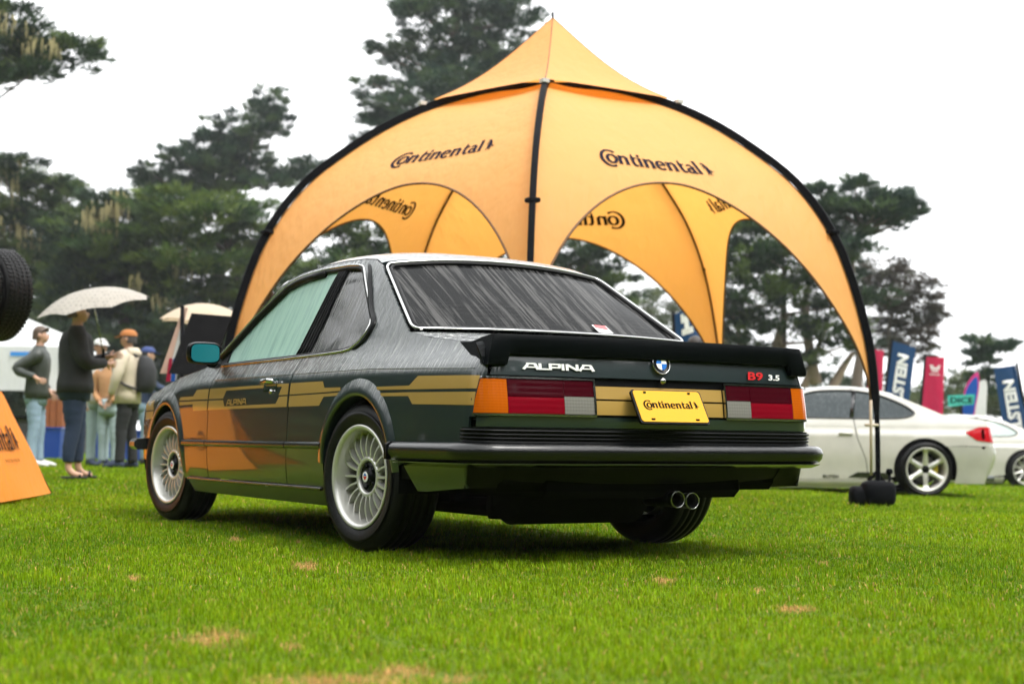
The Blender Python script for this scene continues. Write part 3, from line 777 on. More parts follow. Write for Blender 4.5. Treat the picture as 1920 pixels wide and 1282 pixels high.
# rubber seal inside the chrome, then the chrome itself
wl = [(x, z) for x, z in WIN]; wl = dense(wl, .04)
def inset(poly, d):
    P = np.array(poly); c = P.mean(0); out_ = []
    n = len(P)
    for i in range(n):
        t = P[(i+1) % n]-P[i-1]; nn = np.array([-t[1], t[0]])/(np.linalg.norm(t)+1e-9)
        if (c-P[i])@nn < 0: nn = -nn
        out_.append(tuple(P[i]+nn*d))
    return out_
seal = on(B.So(-.004), inset(wl, .010)); so_ = G().tube(seal, .010, 6, closed=True).build('window_seal', RUBBER, car); mirror_y(so_, car)
A_ = [p for p in win_top[-2:0:-1]]
front_seal = on(B.So(-.003), [(x-.022, z-.020) for x, z in win_top[3:-1]]); fs_ = G().tube(front_seal, .019, 8).build('window_seal', RUBBER, car); mirror_y(fs_, car)
chrome_line = on(B.So(.003), wl); ct = G().tube(chrome_line, .0066, 8, closed=True).build('window_chrome', CHROME, car); mirror_y(ct, car)
# dark air slot behind the side window
slot = [(.455, 1.256), (.40, 1.215), (.335, 1.150), (.215, 1.030), (.128, .965), (.122, .935), (.135, .905), (.172, .872), (.235, .848)]
slot = smooth_line(slot, 5)
pts = on(B.So(.001), slot); w_ = [.004+.011*math.sin(math.pi*i/(len(pts)-1))**.5 for i in range(len(pts))]
sl_ = G().tube(pts, w_, 6).build('pillar_air_slot', BLACKT, car); mirror_y(sl_, car)
# rear screen and its chrome, windscreen
def uvpanel(name, fn, m_, a=.955, v0=.03, v1=.955, off=-.004, fl=False):
    g = G(); panel(g, [(-a, v0), (a, v0), (a, v1), (-a, v1)], fn, .08, off=off, flip=fl); return g.build(name, m_, car)
uvpanel('rear_screen', rw, GLASS_REAR, fl=True); uvpanel('windscreen', ws, GLASS_SCREEN)
def frame_line(fn, a, v0, v1, rc=.06):
    pts = []
    for (cu, cv, s0) in ((a-rc*.9, v0+rc*1.3, -90), (a-rc*.9, v1-rc*1.3, 0), (-a+rc*.9, v1-rc*1.3, 90), (-a+rc*.9, v0+rc*1.3, 180)):
        for i in range(7):
            an = R(s0+90*i/6); pts.append((cu+rc*.9*math.cos(an), cv+rc*1.3*math.sin(an)))
    P = dense(pts, .05); return np.array([[float(c) for c in fn(u, v)] for u, v in P])
rl = frame_line(rw, .975, .015, .975, .055); G().tube(rl+np.array([-.006, 0, .006]), .0070, 8, closed=True).build('rear_screen_chrome', CHROME, car)
rl2 = frame_line(rw, .945, .035, .945, .05); G().tube(rl2+np.array([-.002, 0, .002]), .009, 6, closed=True).build('rear_screen_seal', RUBBER, car)
fl2 = frame_line(ws, .97, .03, .97, .05); G().tube(fl2+np.array([.006, 0, .006]), .011, 8, closed=True).build('windscreen_chrome', CHROME, car)
clip = B.pix(794, 629, -.35, .88); c_ = np.array([float(q) for q in rw(.955, .0)])
G().box((c_[0]-.012, c_[1]-.02, c_[2]-.012), (.022, .03, .018), bev=.005).box((c_[0]-.03, c_[1]-.012, c_[2]-.030), (.03, .035, .012), bev=.004).build('screen_clip', CHROME, car)
tk = [np.array([float(q) for q in rw(u, v)])+np.array([-.006, 0, .004]) for u, v in ((-.30, .05), (-.41, .05), (-.41, .155), (-.30, .155))]
st_ = G().add(tk, [(0, 1, 2, 3)], smooth=False).build('screen_sticker', WHITE, car)
tk = [np.array([float(q) for q in rw(u, v)])+np.array([-.0075, 0, .0055]) for u, v in ((-.31, .12), (-.40, .10), (-.40, .15), (-.31, .15))]
G().add(tk, [(0, 1, 2, 3)], smooth=False).build('sticker_print', REDB, st_)
for k in range(14):      # heater wires
    v = .12+.055*k; pts = [np.array([float(q) for q in rw(u, v)])+np.array([-.0055, 0, .004]) for u in np.linspace(-.86, .86, 20)]
    if k < 5: G().tube(pts, .0004, 4).build('heater_wire', mat('heater_wire', (.04, .04, .04), .6), car)
# --- moulding and sill trim along the flank
def strip(name, pairs, r, flat, m_, off=.004, mir=True):
    pts = on(B.So(off), dense(pairs, .06, False)); o_ = G().tube(pts, r, 10, flat=flat, up=(0, 0, 1)).build(name, m_, car, sharp=60)
    if mir: mirror_y(o_, car)
    return o_
for seg in ([(2.28, .430), (1.868, .430)], [(1.858, .430), (.752, .430)], [(.742, .430), (.345, .430)]):
    strip('side_moulding', seg, .0165, (1, .62), MOULD)
strip('sill_trim', [(2.22, .243), (.37, .243)], .0085, (1, 1.0), mat('sill_trim', (.20, .19, .18), .25, .9), off=.006)
# crease line
for seg in ([(1.875, .760), (.76, .757)], [(.745, .757), (-.10, .754), (-.5, .742), (-.93, .728)]):
    cr_ = on(B.So(-.0012), dense(seg, .06, False)); o_ = G().tube(cr_, .0026, 6).build('waist_crease', PAINT, car); mirror_y(o_, car)
# --- wheel arch flares
def flare(cx, cz, a0, a1):
    g = G(); V = []; n = 40; ns = 9
    secs = [(.412, -.001), (.398, .004), (.382, .010), (.366, .0145), (.352, .016), (.342, .015), (.336, .010), (.3345, .0), (.334, -.05)]
    for i in range(n+1):
        an = R(a0+(a1-a0)*i/n); fade = min(1, min(i, n-i)/5)
        for r_, o_ in secs:
            rr = r_ if r_ < .36 else .345+(r_-.345)*(.65+.35*math.sin(max(0, an)))
            x, z = cx+rr*math.cos(an), cz+rr*math.sin(an); x_, y_, z_ = (float(q) for q in B.S(x, z)); V.append((x_, y_+o_*(.35+.65*fade), z_))
    F = [(i*ns+j, (i+1)*ns+j, (i+1)*ns+j+1, i*ns+j+1) for i in range(n) for j in range(ns-1)]
    o_ = g.add(V, [tuple(reversed(f)) for f in F]).build('wheel_arch_flare', PAINT, car, sharp=70); mirror_y(o_, car)
flare(*AR, 8, 176); flare(*AF, 8, 186)
# --- stripes: traced outlines laid on the flank
def tr1(pts): return [(250+x/2.29, 480+y/2.29) for x, y in pts]
def tr2(pts): return [(700+x/2.248, 470+y/2.248) for x, y in pts]
STR = [tr1(q) for q in (
    [(205, 606), (258, 602), (275, 574), (625, 549), (815, 537), (822, 565), (890, 563), (890, 578), (800, 586), (625, 597), (640, 560), (400, 578), (386, 611), (198, 620)],
    [(198, 626), (386, 618), (392, 645), (612, 634), (627, 603), (800, 592), (890, 585), (890, 598), (818, 604), (798, 642), (625, 648), (258, 664), (256, 636), (200, 641)],
    [(62, 628), (94, 617), (88, 660), (57, 664)], [(56, 669), (88, 665), (83, 697), (54, 704)])]
STR += [tr2(q) for q in ([(15, 573), (152, 568), (190, 527), (452, 525), (436, 580), (15, 587)], [(15, 600), (150, 596), (432, 594), (424, 650), (165, 646), (148, 612), (20, 613)])]
for i, q in enumerate(STR):
    a0 = {2: 3.1, 3: 3.1, 4: -.6, 5: -.6}.get(i, 1.0)
    ab = [B.pix(px, py, a0, .62) for px, py in q]
    if i < 2: ab = [(a, z) for a, z in ab]
    cut = [ab]
    if i < 2:      # leave the shut lines open
        for lo, hi in ((1.880, 9), (.757, 1.861), (-9, .735)):
            bm = bmesh.new(); vs = [bm.verts.new((a, z, 0)) for a, z in ab]; f = bm.faces.new(vs)
            for co, no in (((lo, 0, 0), (-1, 0, 0)), ((hi, 0, 0), (1, 0, 0))):
                bmesh.ops.bisect_plane(bm, geom=bm.verts[:]+bm.edges[:]+bm.faces[:], plane_co=co, plane_no=no, clear_outer=True)
            polys = [[(v.co.x, v.co.y) for v in f.verts] for f in bm.faces]; bm.free()
            g = G()
            for pl in polys:
                if len(pl) > 2: panel(g, pl, B.So(.0015), .04, flip=True, flange=0)
            if g.v: o_ = g.build('gold_stripe', GOLD, car); mirror_y(o_, car)
    else:
        g = G(); panel(g, ab, B.So(.0015), .03, flip=True, flange=0); o_ = g.build('gold_stripe', GOLD, car); mirror_y(o_, car)
# ALPINA on the door, in gold outline
pw, wlen = block_word('ALPINA')
pa = np.array(B.pix(425, 760, 1.2, .62)); pb = np.array(B.pix(461, 757.5, 1.2, .62)); h_ = abs(B.pix(430, 749, 1.2, .62)[1]-pa[1])
def door_uv(u, v):
    a = pa[0]+(pb[0]-pa[0])*(u/wlen); z = pa[1]+(pb[1]-pa[1])*(u/wlen)+v*h_
    return np.array([float(q) for q in B.So(.002)(a, z)])
lay_shape(G(), pw, door_uv).build('door_lettering', GOLD, car)
# --- door handle
hx, hz_ = B.pix(508, 722, .9, .70)
g = G(); panel(g, [(hx-.085, hz_-.030), (hx+.085, hz_-.030), (hx+.085, hz_+.026), (hx-.085, hz_+.026)], B.So(.002), .03, flip=True); dh = g.build('door_handle', CHROME, car)
hp = on(B.So(.024), [(hx-.07, hz_+.012), (hx, hz_+.016), (hx+.07, hz_+.012)]); G().tube(hp, .013, 8, flat=(1, .6)).build('handle_grip', CHROME, dh)
kp = on(B.So(.006), [(hx-.03, hz_-.032)])[0]; G().lathe([(.0001, .008), (.010, .007), (.011, 0)], 16, Matrix.Translation(kp) @ Matrix.Rotation(R(-90), 4, 'X')).build('door_lock', CHROME, dh)
mirror_y(dh, car)
# --- door mirror
mc = np.array([1.64, .940, .887])
g = G()
for (x_, sy, sz) in ((0, 1, 1),):
    prof_ = []
    for t, k in ((0, .92), (.02, 1.0), (.05, .96), (.09, .72), (.115, .35)):
        ringp = []
        for i in range(24):
            a = 2*math.pi*i/24; ca, sa = math.cos(a), math.sin(a); q = 4.0
            ringp.append((mc[0]-.02+t, mc[1]+.087*k*math.copysign(abs(ca)**(2/q), ca), mc[2]+.057*k*math.copysign(abs(sa)**(2/q), sa)))
        prof_.append(ringp)
    V = [p for r_ in prof_ for p in r_]; F = [(i*24+j, i*24+(j+1) % 24, (i+1)*24+(j+1) % 24, (i+1)*24+j) for i in range(4) for j in range(24)]+[tuple(range(96, 120))]
    g.add(V, F)
g.tube([(1.69, .88, .850), (1.78, .83, .845), (1.86, .79, .850)], [.035, .03, .028], 8)
mir = g.build('door_mirror', BLACKT, car, sharp=45)
MGL = mat('mirror_glass_blue', (.012, .19, .23), .22, .35, coat=.3, coat_rough=.08, var=.05)
V = [(mc[0]-.0225, mc[1]+.074*math.copysign(abs(math.cos(a))**.5, math.cos(a)), mc[2]+.046*math.copysign(abs(math.sin(a))**.5, math.sin(a))) for a in np.linspace(0, 2*math.pi, 28, endpoint=False)]
G().add(V, [tuple(reversed(range(28)))], smooth=False).build('mirror_glass', MGL, mir)
mirror_y(mir, car)
# --- black spoiler on the lid
def spoiler():
    g = G(); V = []; ysx = list(np.linspace(-.735, .735, 41))
    ysx = [-.735, -.732, -.72, -.70, -.668, -.655]+list(np.linspace(-.62, .62, 33))+[.655, .668, .70, .72, .732, .735]
    for y in ysx:
        q = 1-(y/.735)**2; e = max(0, abs(y)-.725)/.035; xb = -.962-.034*q**.6
        top_ = .858-.004*(1-q)-.010*e*e; low = .779-.040*float(sstep(.655, .669, abs(y)))
        xl = float(rear_fn(min(abs(y), .70), low)[0])+.004; k_ = 1+.035*(abs(y)/.735)**8
        sec = [(xb+.24, float(B.top(max(xb+.24, -.93), min(abs(y), .70))[2])-.004-.02*e, 1), (xb+.15, .846-.010*(1-q)-.012*e, 1), (xb+.06, top_-.006, 1), (xb-.004, top_+.001, 1), (xb-.016, top_+.0005, 1),
               (xb-.0185, top_-.004, 1), (xb-.021, top_-.030, 1+.3*(k_-1)), (xl-.026, low+.016, k_), (xl-.022, low+.004, k_), (xl-.008, low, k_), (xl+.05, low+.006, k_)]
        V += [(x, y*kk, z) for x, z, kk in sec]
    n = 11; m = len(ysx); F = [(i*n+j, (i+1)*n+j, (i+1)*n+j+1, i*n+j+1) for i in range(m-1) for j in range(n-1)]+[tuple(range(n)), tuple(reversed(range((m-1)*n, m*n)))]
    return g.add(V, [tuple(reversed(f)) for f in F]).build('boot_spoiler', SPOILM, car, sharp=32)
spl = spoiler()
for sg in (1, -1):      # winglets running forward from the ends
    P = [(-.905, sg*.766, .824), (-.925, sg*.771, .812), (-.945, sg*.774, .792), (-.955, sg*.770, .770), (-.958, sg*.735, .770), (-.940, sg*.70, .828), (-.905, sg*.735, .832)]
    g = G(); Q = [Vector(p) for p in P]; c_ = sum(Q, Vector())/len(Q)
    top = [tuple(q+Vector((0, 0, .010))) for q in Q]; F = [tuple(range(7)) if sg < 0 else tuple(reversed(range(7)))]
    bm = bmesh.new(); vs = [bm.verts.new(p) for p in P]+[bm.verts.new((p[0]-.004, p[1]*.995, p[2]-.028)) for p in P]; bmesh.ops.convex_hull(bm, input=vs); bm.verts.index_update()
    g.add([tuple(v.co) for v in bm.verts], [[v.index for v in f.verts] for f in bm.faces], smooth=False); bm.free()
    g.build('spoiler_winglet', SPOILM, spl)
# --- badges on the lid
pw, wlen = block_word('ALPINA')
def lid_uv(t0, z0, w, h):
    return lambda u, v: np.array([float(q) for q in rear_fn(t0-u/wlen*w, z0+v*h, .004)])
lay_shape(G(), pw, lid_uv(.607, .726, .297, .024), off=.003, thick=.003).build('boot_lettering', WHITE, car)
bc = np.array([float(q) for q in rear_fn(-.004, .764, .0)]); nb = np.array([float(q) for q in rear_fn(-.004, .764, 1.0)])-bc; nb /= np.linalg.norm(nb)
Mb = Matrix.Translation(bc) @ Vector(nb).to_track_quat('Z', 'Y').to_matrix().to_4x4()
rd = G().lathe([(.0001, .012), (.038, .011), (.0395, .013), (.042, .012), (.0425, 0)], 40, Mb).build('roundel', BLACKT, car)
G().lathe([(.0385, .0125), (.0395, .0145), (.0415, .0145), (.0425, .012), (.0425, .0)], 40, Mb).build('roundel_ring', CHROME, rd)
for k in range(4):
    pts = [(0, 0)]+[(.0245*math.cos(R(90*k+9*i)), .0245*math.sin(R(90*k+9*i))) for i in range(11)]
    G().add([Mb @ Vector((x, y, .0132)) for x, y in pts], [tuple(range(12))], smooth=False).build('roundel_quarter', WHITE if k % 2 == 0 else BLUE, rd)
for ch, an in (('B', 35), ('M', 0), ('W', -35)):
    Mr = Mb @ Matrix.Rotation(R(an), 4, 'Z')
    lay_font(G(), ch, lambda x, y, Mr=Mr: Mr @ Vector((x, y+.0315, .0140)), .0085, .02).build('roundel_letter', WHITE, rd)
def lidp(t0, z0): return lambda x, y: np.array([float(q) for q in rear_fn(t0-x, z0+y, .007)])
lay_font(G(), 'B9', lidp(-.485, .732), .031, .025, sx=1.9, shear=.12).build('model_badge', REDB, car)
lay_font(G(), '3.5', lidp(-.588, .729), .022, .03, sx=1.8, shear=.12).build('model_badge', WHITE, car)
lc_ = np.array([float(q) for q in rear_fn(-.006, .698, .004)]); G().lathe([(.0001, .010), (.011, .010), (.0125, .004), (.0125, 0)], 20, Matrix.Translation(lc_) @ Matrix.Rotation(R(-90), 4, 'Y')).build('boot_lock', CHROME, car)
# --- number plate, leaning back on its bracket
Tp = np.array([-1.043, 0, .658]); Bp = np.array([-1.115, 0, .538])
def plate_fn(u, v, o=0.0):
    n = np.array([-(Tp[2]-Bp[2]), 0, (Bp[0]-Tp[0])*-1.0]); n = np.array([-.857, 0, -.0]) if False else np.cross([0, -1, 0], (Tp-Bp)); n = n/np.linalg.norm(n)
    if n[0] > 0: n = -n
    return Bp+(Tp-Bp)*v+np.array([0, -u*.158, 0])+n*o
def rrect(w, h, r, n=5): return [(cx+r*math.cos(R(a+90*i/n)), cy+r*math.sin(R(a+90*i/n))) for cx, cy, a in ((w-r, h-r, 0), (-w+r, h-r, 90), (-w+r, -h+r, 180), (w-r, -h+r, 270)) for i in range(n+1)]
pp = rrect(.158, .070, .012)
fr_ = [(x*1.045, y*1.07) for x, y in pp]
pf = G().prism(fr_, lambda x, y, t: plate_fn(x/.158, .5+y/.140, t), -.012, .0).build('number_plate', BLACKT, car)
G().prism(pp, lambda x, y, t: plate_fn(x/.158, .5+y/.140, t), .0005, .003).build('plate_face', PLATE, pf)
pl, wl_ = continental()
lay_shape(G(), pl, lambda u, v: plate_fn(-.80+1.66*u/wl_, .46+v*.155-.02, .0045)).build('plate_lettering', INK, pf)
for sx in (-.105, .105):
    for v_ in (.93, .075):
        c_ = plate_fn(sx/.158, v_, .0035)
        G().box(c_, (.004, .016 if v_ < .5 else .012, .007 if v_ < .5 else .010)).build('plate_bolt', INK if v_ < .5 else CHROME, pf)
G().box((-1.045, 0, .575), (.07, .20, .05)).build('plate_bracket', BLACKT, pf)
# --- wheels
for (x, y, sg) in ((.02, .708, 1), (.02, -.708, -1)):
    make_wheel(car, (x, y, .303), 'turbine', .314, .225, .2085, sg)
for (x, y, sg) in ((2.645, .702, 1), (2.645, -.702, -1)):
    make_wheel(car, (x, y, .303), 'turbine', .314, .205, .2085, sg)
# --- dark inside of the arches, floor, exhaust, suspension
for cx in (0.0, 2.645):
    for sg in (1, -1):
        V = []; n = 20
        for i in range(n+1):
            an = R(-10+200*i/n)
            for y in (.80, .50): V.append((cx+.345*math.cos(an), sg*y, .305+.345*math.sin(an)))
        V += [(cx, sg*.50, .25)]
        G().add(V, [(i*2, i*2+1, i*2+3, i*2+2) for i in range(n)]+[(i*2+1, len(V)-1, i*2+3) for i in range(n)]).build('wheel_well', UNDER, car)
g = G(); g.box((1.32, 0, .205), (1.9, 1.48, .05)); g.box((-.42, 0, .30), (1.0, .98, .12), bev=.03); g.box((-.70, 0, .32), (.42, 1.36, .10), bev=.03); g.box((2.7, 0, .30), (1.2, .9, .1)); g.box((1.32, .0, .16), (2.4, .26, .08), bev=.03)
g.build('floor_pan', UNDER, car)
g = G(); g.tube([(-.42, .42, .20), (-.46, .2, .19), (-.46, -.1, .185)], .06, 10); g.tube([(-.2, .62, .25), (.1, .35, .22), (.35, .3, .24)], .035, 8); g.tube([(-.2, -.62, .25), (.1, -.35, .22), (.35, -.3, .24)], .035, 8); g.tube([(0, -.66, .30), (0, .66, .30)], .03, 8); g.box((.02, 0, .28), (.3, .24, .2), bev=.05)
g.build('rear_axle', UNDER, car)
mf = G().lathe([(.0001, -.30), (.09, -.30), (.105, -.285), (.105, .285), (.09, .30), (.0001, .30)], 24, Matrix.Translation((-.62, .16, .235)) @ Matrix.Rotation(R(90), 4, 'X') @ Matrix.Scale(1.25, 4, (1, 0, 0))).build('silencer', UNDER, car, sharp=40)
for y_, z_ in ((-.131, .236), (-.202, .230)):
    M_ = Matrix.Translation((-.60, y_, z_)) @ Matrix.Rotation(R(-90), 4, 'Y')
    G().lathe([(.0300, .3515), (.0315, .3535), (.0332, .3525), (.0338, .347)], 28, M_).build('tip_ring', CHROME, mf)
    G().lathe([(.031, 0), (.031, .35), (.0335, .352), (.0335, .345), (.0285, .30), (.0285, .1), (.0001, .09)], 24, M_).build('exhaust_tip', mat('exhaust_steel', (.05, .05, .05), .35, .9), mf)
# --- cabin
g = G(); g.box((.75, 0, .55), (2.3, 1.42, .5), bev=.05); g.build('cabin_tub', UNDER, car)
def seat(y, x):
    s_ = obj('seat', G().box((x, y, .62), (.5, .50, .16), bev=.06).mesh('seat', SEATM), car)
    G().box((x-.30, y, .86), (.14, .48, .50), M=Matrix.Rotation(R(-14), 3, 'Y'), bev=.06).build('backrest', SEATM, s_)
    G().box((x-.37, y, 1.15), (.09, .24, .13), M=Matrix.Rotation(R(-8), 3, 'Y'), bev=.04).build('headrest', SEATM, s_)
seat(.36, 1.25); seat(-.36, 1.25)
G().box((.25, 0, .80), (.16, 1.2, .42), M=Matrix.Rotation(R(-22), 3, 'Y'), bev=.06).build('rear_seat', SEATM, car)
G().box((1.95, 0, .80), (.35, 1.36, .16), bev=.05).build('dashboard', SEATM, car)
G().lathe([(.18, 0), (.192, .012), (.204, 0), (.192, -.012)], 32, Matrix.Translation((1.62, .36, .86)) @ Matrix.Rotation(R(-65), 4, 'Y'), closed=True).build('steering_wheel', SEATM, car)
# inner lining behind the shut lines
for sg in (1, -1):
    for (x0, x1, z0, z1) in ((2.29, 1.2, .24, .80), (1.2, .36, .24, .80), (-.34, -.86, .30, .76), (.36, -.36, .66, .76)):
        fn = B.So(-.03); q = on(fn, [(x0, z0), (x1, z0), (x1, z1), (x0, z1)]); q[:, 1] *= sg; G().add(q, [(0, 1, 2, 3)], smooth=False).build('body_lining', UNDER, car)
# ================================================================== lawn
def soil():
    m = bpy.data.materials.new('lawn_ground'); m.use_nodes = True; k = NT(m); b = k.bsdf; v = k.coords()
    n1 = k.noise(v, .6, 5, .6); n2 = k.noise(v, 30, 4, .7); n3 = k.noise(v, 4, 4)
    c = k.mix(n1, (.095, .150, .004), (.165, .215, .006)); c = k.mix(k.math('MULTIPLY', n2, .55), c, (.040, .085, .004)); c = k.mix(k.math('MULTIPLY', k.math('SUBTRACT', n3, .62), 2.5, True), c, (.14, .15, .03))
    k.ln(c, b.inputs['Base Color']); b.inputs['Roughness'].default_value = .85; b.inputs['Specular IOR Level'].default_value = .2
    k.ln(k.bump(k.noise(v, 90, 3, .7), .9, .02), b.inputs['Normal']); return m
SOIL = soil()
def ground_mesh():
    rad = np.concatenate([np.linspace(0, 30, 61), np.geomspace(31, 900, 26)]); nA = 120; V = []; cx, cy = CAM[0]+FH[0]*9, CAM[1]+FH[1]*9
    for r_ in rad:
        for i in range(nA):
            a = 2*math.pi*i/nA; x, y = cx+r_*math.cos(a), cy+r_*math.sin(a); V.append((x, y, float(gz(x, y))-.012))
    F = [(i*nA+j, i*nA+(j+1) % nA, (i+1)*nA+(j+1) % nA, (i+1)*nA+j) for i in range(len(rad)-1) for j in range(nA)]
    return G().add(V, [tuple(reversed(f)) for f in F])
_g = ground_mesh(); _g.f = [tuple(reversed(f)) for f in _g.f]; _g.build('ground', SOIL, kind='structure')
# grass: single blades as far as they can be told apart, thinning out with distance
DRY = [(400, 1192, 62, 16), (545, 1206, 22, 7), (640, 1272, 170, 14), (760, 1252, 60, 12), (572, 1058, 26, 9), (440, 1009, 12, 4), (1245, 1086, 24, 7), (1490, 1136, 34, 6), (1420, 1100, 14, 4), (700, 1012, 8, 3), (1545, 1052, 10, 3), (250, 1080, 16, 4), (560, 1013, 6, 3), (860, 1262, 40, 8)]
def ground_at(px, py):
    d = ray(px, py); return CAM+d*(-CAM[2]/d[2])
def grass():
    bands = [(2.45, 4.6, 16000, .023, .0030), (4.6, 7.5, 10500, .023, .0038), (7.5, 12, 4200, .024, .0058), (12, 20, 1300, .034, .010), (20, 34, 420, .04, .018)]
    XY = []; H = []; Wd = []
    for d0, d1, dens, h, w in bands:
        half = .345; area = half*(d1**2-d0**2); n = int(area*dens); m = int(n*.42)
        D = np.sqrt(rng.uniform(d0*d0, d1*d1, n+m)); lt = np.concatenate([rng.uniform(-half, half, n), rng.uniform(half, half*2.1, m)*rng.choice([-1, 1], m)])*D*1.02; n = n+m
        P = CAM[:2]+FH[:2]*D[:, None]+RH[:2]*lt[:, None]; XY.append(P); H.append(np.full(n, h)); Wd.append(np.full(n, w))
    XY = np.concatenate(XY); H = np.concatenate(H); Wd = np.concatenate(Wd); n = len(XY)
    # mown unevenly: tufts stand a little higher
    f1 = np.array([mnoise.noise((x*2.2, y*2.2, 0)) for x, y in XY]); f2 = np.array([mnoise.noise((x*9, y*9, 3.1)) for x, y in XY]); f3 = np.array([mnoise.noise((x*.5, y*.5, 7)) for x, y in XY])
    h = H*np.clip(.75+.5*f1+.75*f2, .22, 1.9)*rng.uniform(.5, 1.45, n)
    dry = np.zeros(n)
    for px, py, rx, ry in DRY:
        c = ground_at(px, py); ex = ground_at(px+rx, py)-c; ey = ground_at(px, py-ry)-c; A = np.array([ex[:2], ey[:2]]).T
        q = (XY-c[:2])@np.linalg.inv(A).T; d = np.hypot(q[:, 0], q[:, 1])+.55*f2+.35*np.array([mnoise.noise((x*25, y*25, 1)) for x, y in XY])
        dry = np.maximum(dry, np.clip(1.4-d, 0, 1))
    h *= 1-.35*dry
    stray = rng.random(n) < .030
    az = rng.uniform(0, 2*math.pi, n); lean = np.abs(rng.normal(.35, .28, n))+.5*stray+.5*dry*rng.random(n)
    dirx, diry = np.cos(az), np.sin(az); sx, sy = -diry, dirx
    z0 = gz(XY[:, 0], XY[:, 1])-.012
    # under the tyres the blades are pressed flat
    for wx in (.02, 2.645):
        for wy in (.708, -.708):
            k = (np.abs(XY[:, 0]-wx) < .16) & (np.abs(XY[:, 1]-wy) < .12); h[k] *= .2
    B0 = np.stack([XY[:, 0]-sx*Wd/2, XY[:, 1]-sy*Wd/2, z0], 1); B1 = np.stack([XY[:, 0]+sx*Wd/2, XY[:, 1]+sy*Wd/2, z0], 1)
    mx = XY[:, 0]+dirx*h*lean*.35; my = XY[:, 1]+diry*h*lean*.35; mz = z0+h*.6
    M0 = np.stack([mx-sx*Wd*.36, my-sy*Wd*.36, mz], 1); M1 = np.stack([mx+sx*Wd*.36, my+sy*Wd*.36, mz], 1)
    T = np.stack([XY[:, 0]+dirx*h*lean, XY[:, 1]+diry*h*lean, z0+h*np.clip(1.05-.35*lean, .35, 1)], 1)
    V = np.stack([B0, B1, M1, M0, T], 1).reshape(-1, 3); i = np.arange(n)*5
    tri = np.stack([np.stack([i, i+1, i+2], 1), np.stack([i, i+2, i+3], 1), np.stack([i+3, i+2, i+4], 1)], 1).reshape(-1, 3)
    me = bpy.data.meshes.new('grass'); me.vertices.add(len(V)); me.vertices.foreach_set('co', V.ravel()); nf = len(tri)
    me.loops.add(nf*3); me.loops.foreach_set('vertex_index', tri.ravel()); me.polygons.add(nf); me.polygons.foreach_set('loop_start', np.arange(nf)*3); me.update()
    g1 = np.array([.170, .290, .003]); g2 = np.array([.060, .165, .002]); g3 = np.array([.31, .40, .008]); st = np.array([.62, .36, .13])
    u = rng.random(n)[:, None]; mixv = np.clip(.5+.8*f3+.6*f1+.7*f2, 0, 1)[:, None]
    c = g2*(1-mixv)+g1*mixv; c = c*(1-.35*u)+g3*.35*u
    yel = ((rng.random(n) < .10)[:, None])*.6; c = c*(1-yel)+np.array([.34, .30, .012])*yel
    c = c*rng.uniform(.55, 1.45, n)[:, None]
    k = np.maximum(np.clip(dry*1.25, 0, 1)*(rng.random(n) < .9*dry+.2), stray*.9)[:, None]; c = c*(1-k)+st*rng.uniform(.6, 1.15, n)[:, None]*k
    at = me.color_attributes.new('blade', 'FLOAT_COLOR', 'POINT'); col = np.ones((n, 5, 4)); col[:, :, :3] = c[:, None, :]; at.data.foreach_set('color', col.ravel())
    m = bpy.data.materials.new('grass_blade'); m.use_nodes = True; k_ = NT(m); t = k_.t; b = k_.bsdf
    a_ = k_.add('VertexColor'); a_.layer_name = 'blade'
    b.inputs['Roughness'].default_value = .5; b.inputs['Specular IOR Level'].default_value = .10; k_.ln(a_.outputs['Color'], b.inputs['Base Color'])
    tr = k_.add('BsdfTranslucent'); k_.ln(k_.mix(.5, (.30, .36, .02), (.30, .36, .02)), tr.inputs['Color']); k_.ln(a_.outputs['Color'], tr.inputs['Color'])
    ms = k_.add('MixShader'); ms.inputs[0].default_value = .38; k_.ln(b.outputs[0], ms.inputs[1]); k_.ln(tr.outputs[0], ms.inputs[2]); k_.ln(ms.outputs[0], k_.n['Material Output'].inputs['Surface'])
    me.materials.append(m); obj('grass', me, None, 'short bright green mown lawn grass with dry straw patches', 'grass', None, 'stuff')
    print('grass blades', n)
grass()
# ================================================================== the orange dome tent
def fabric(name, col, tcol, tr=.45):
    m = bpy.data.materials.new(name); m.use_nodes = True; k = NT(m); b = k.bsdf; v = k.coords()
    n = k.noise(v, 3, 4); k.ln(k.mix(n, tuple(c*.95 for c in col), tuple(min(1, c*1.04) for c in col)), b.inputs['Base Color'])
    b.inputs['Roughness'].default_value = .55; b.inputs['Specular IOR Level'].default_value = .3
    nb = k.bump(k.math('ADD', k.noise(k.coords('Object', (1, 1, .35)), 4, 3), k.math('MULTIPLY', k.noise(k.coords('Object', (1, 1, .12)), 11, 2), .5)), .45, .05); k.ln(nb, b.inputs['Normal'])
    t = k.add('BsdfTranslucent'); t.inputs['Color'].default_value = (*tcol, 1); k.ln(nb, t.inputs['Normal'])
    ms = k.add('MixShader'); ms.inputs[0].default_value = tr; k.ln(b.outputs[0], ms.inputs[1]); k.ln(t.outputs[0], ms.inputs[2]); k.ln(ms.outputs[0], k.n['Material Output'].inputs['Surface'])
    return m
ORANGE = fabric('orange_canopy', (.94, .50, .18), (.96, .44, .10), .5)
SLEEVE = mat('black_webbing', (.003, .0035, .005), .7, spec=.08, bump=.2, bscale=200)
PRINT = mat('navy_print', (.016, .014, .026), .8, spec=.03)
TC = foot(1031, 13.45); TZ = float(TC[2])
tent = thing('dome_tent', 'orange five legged dome tent with pointed cap and black pole sleeves', 'tent')
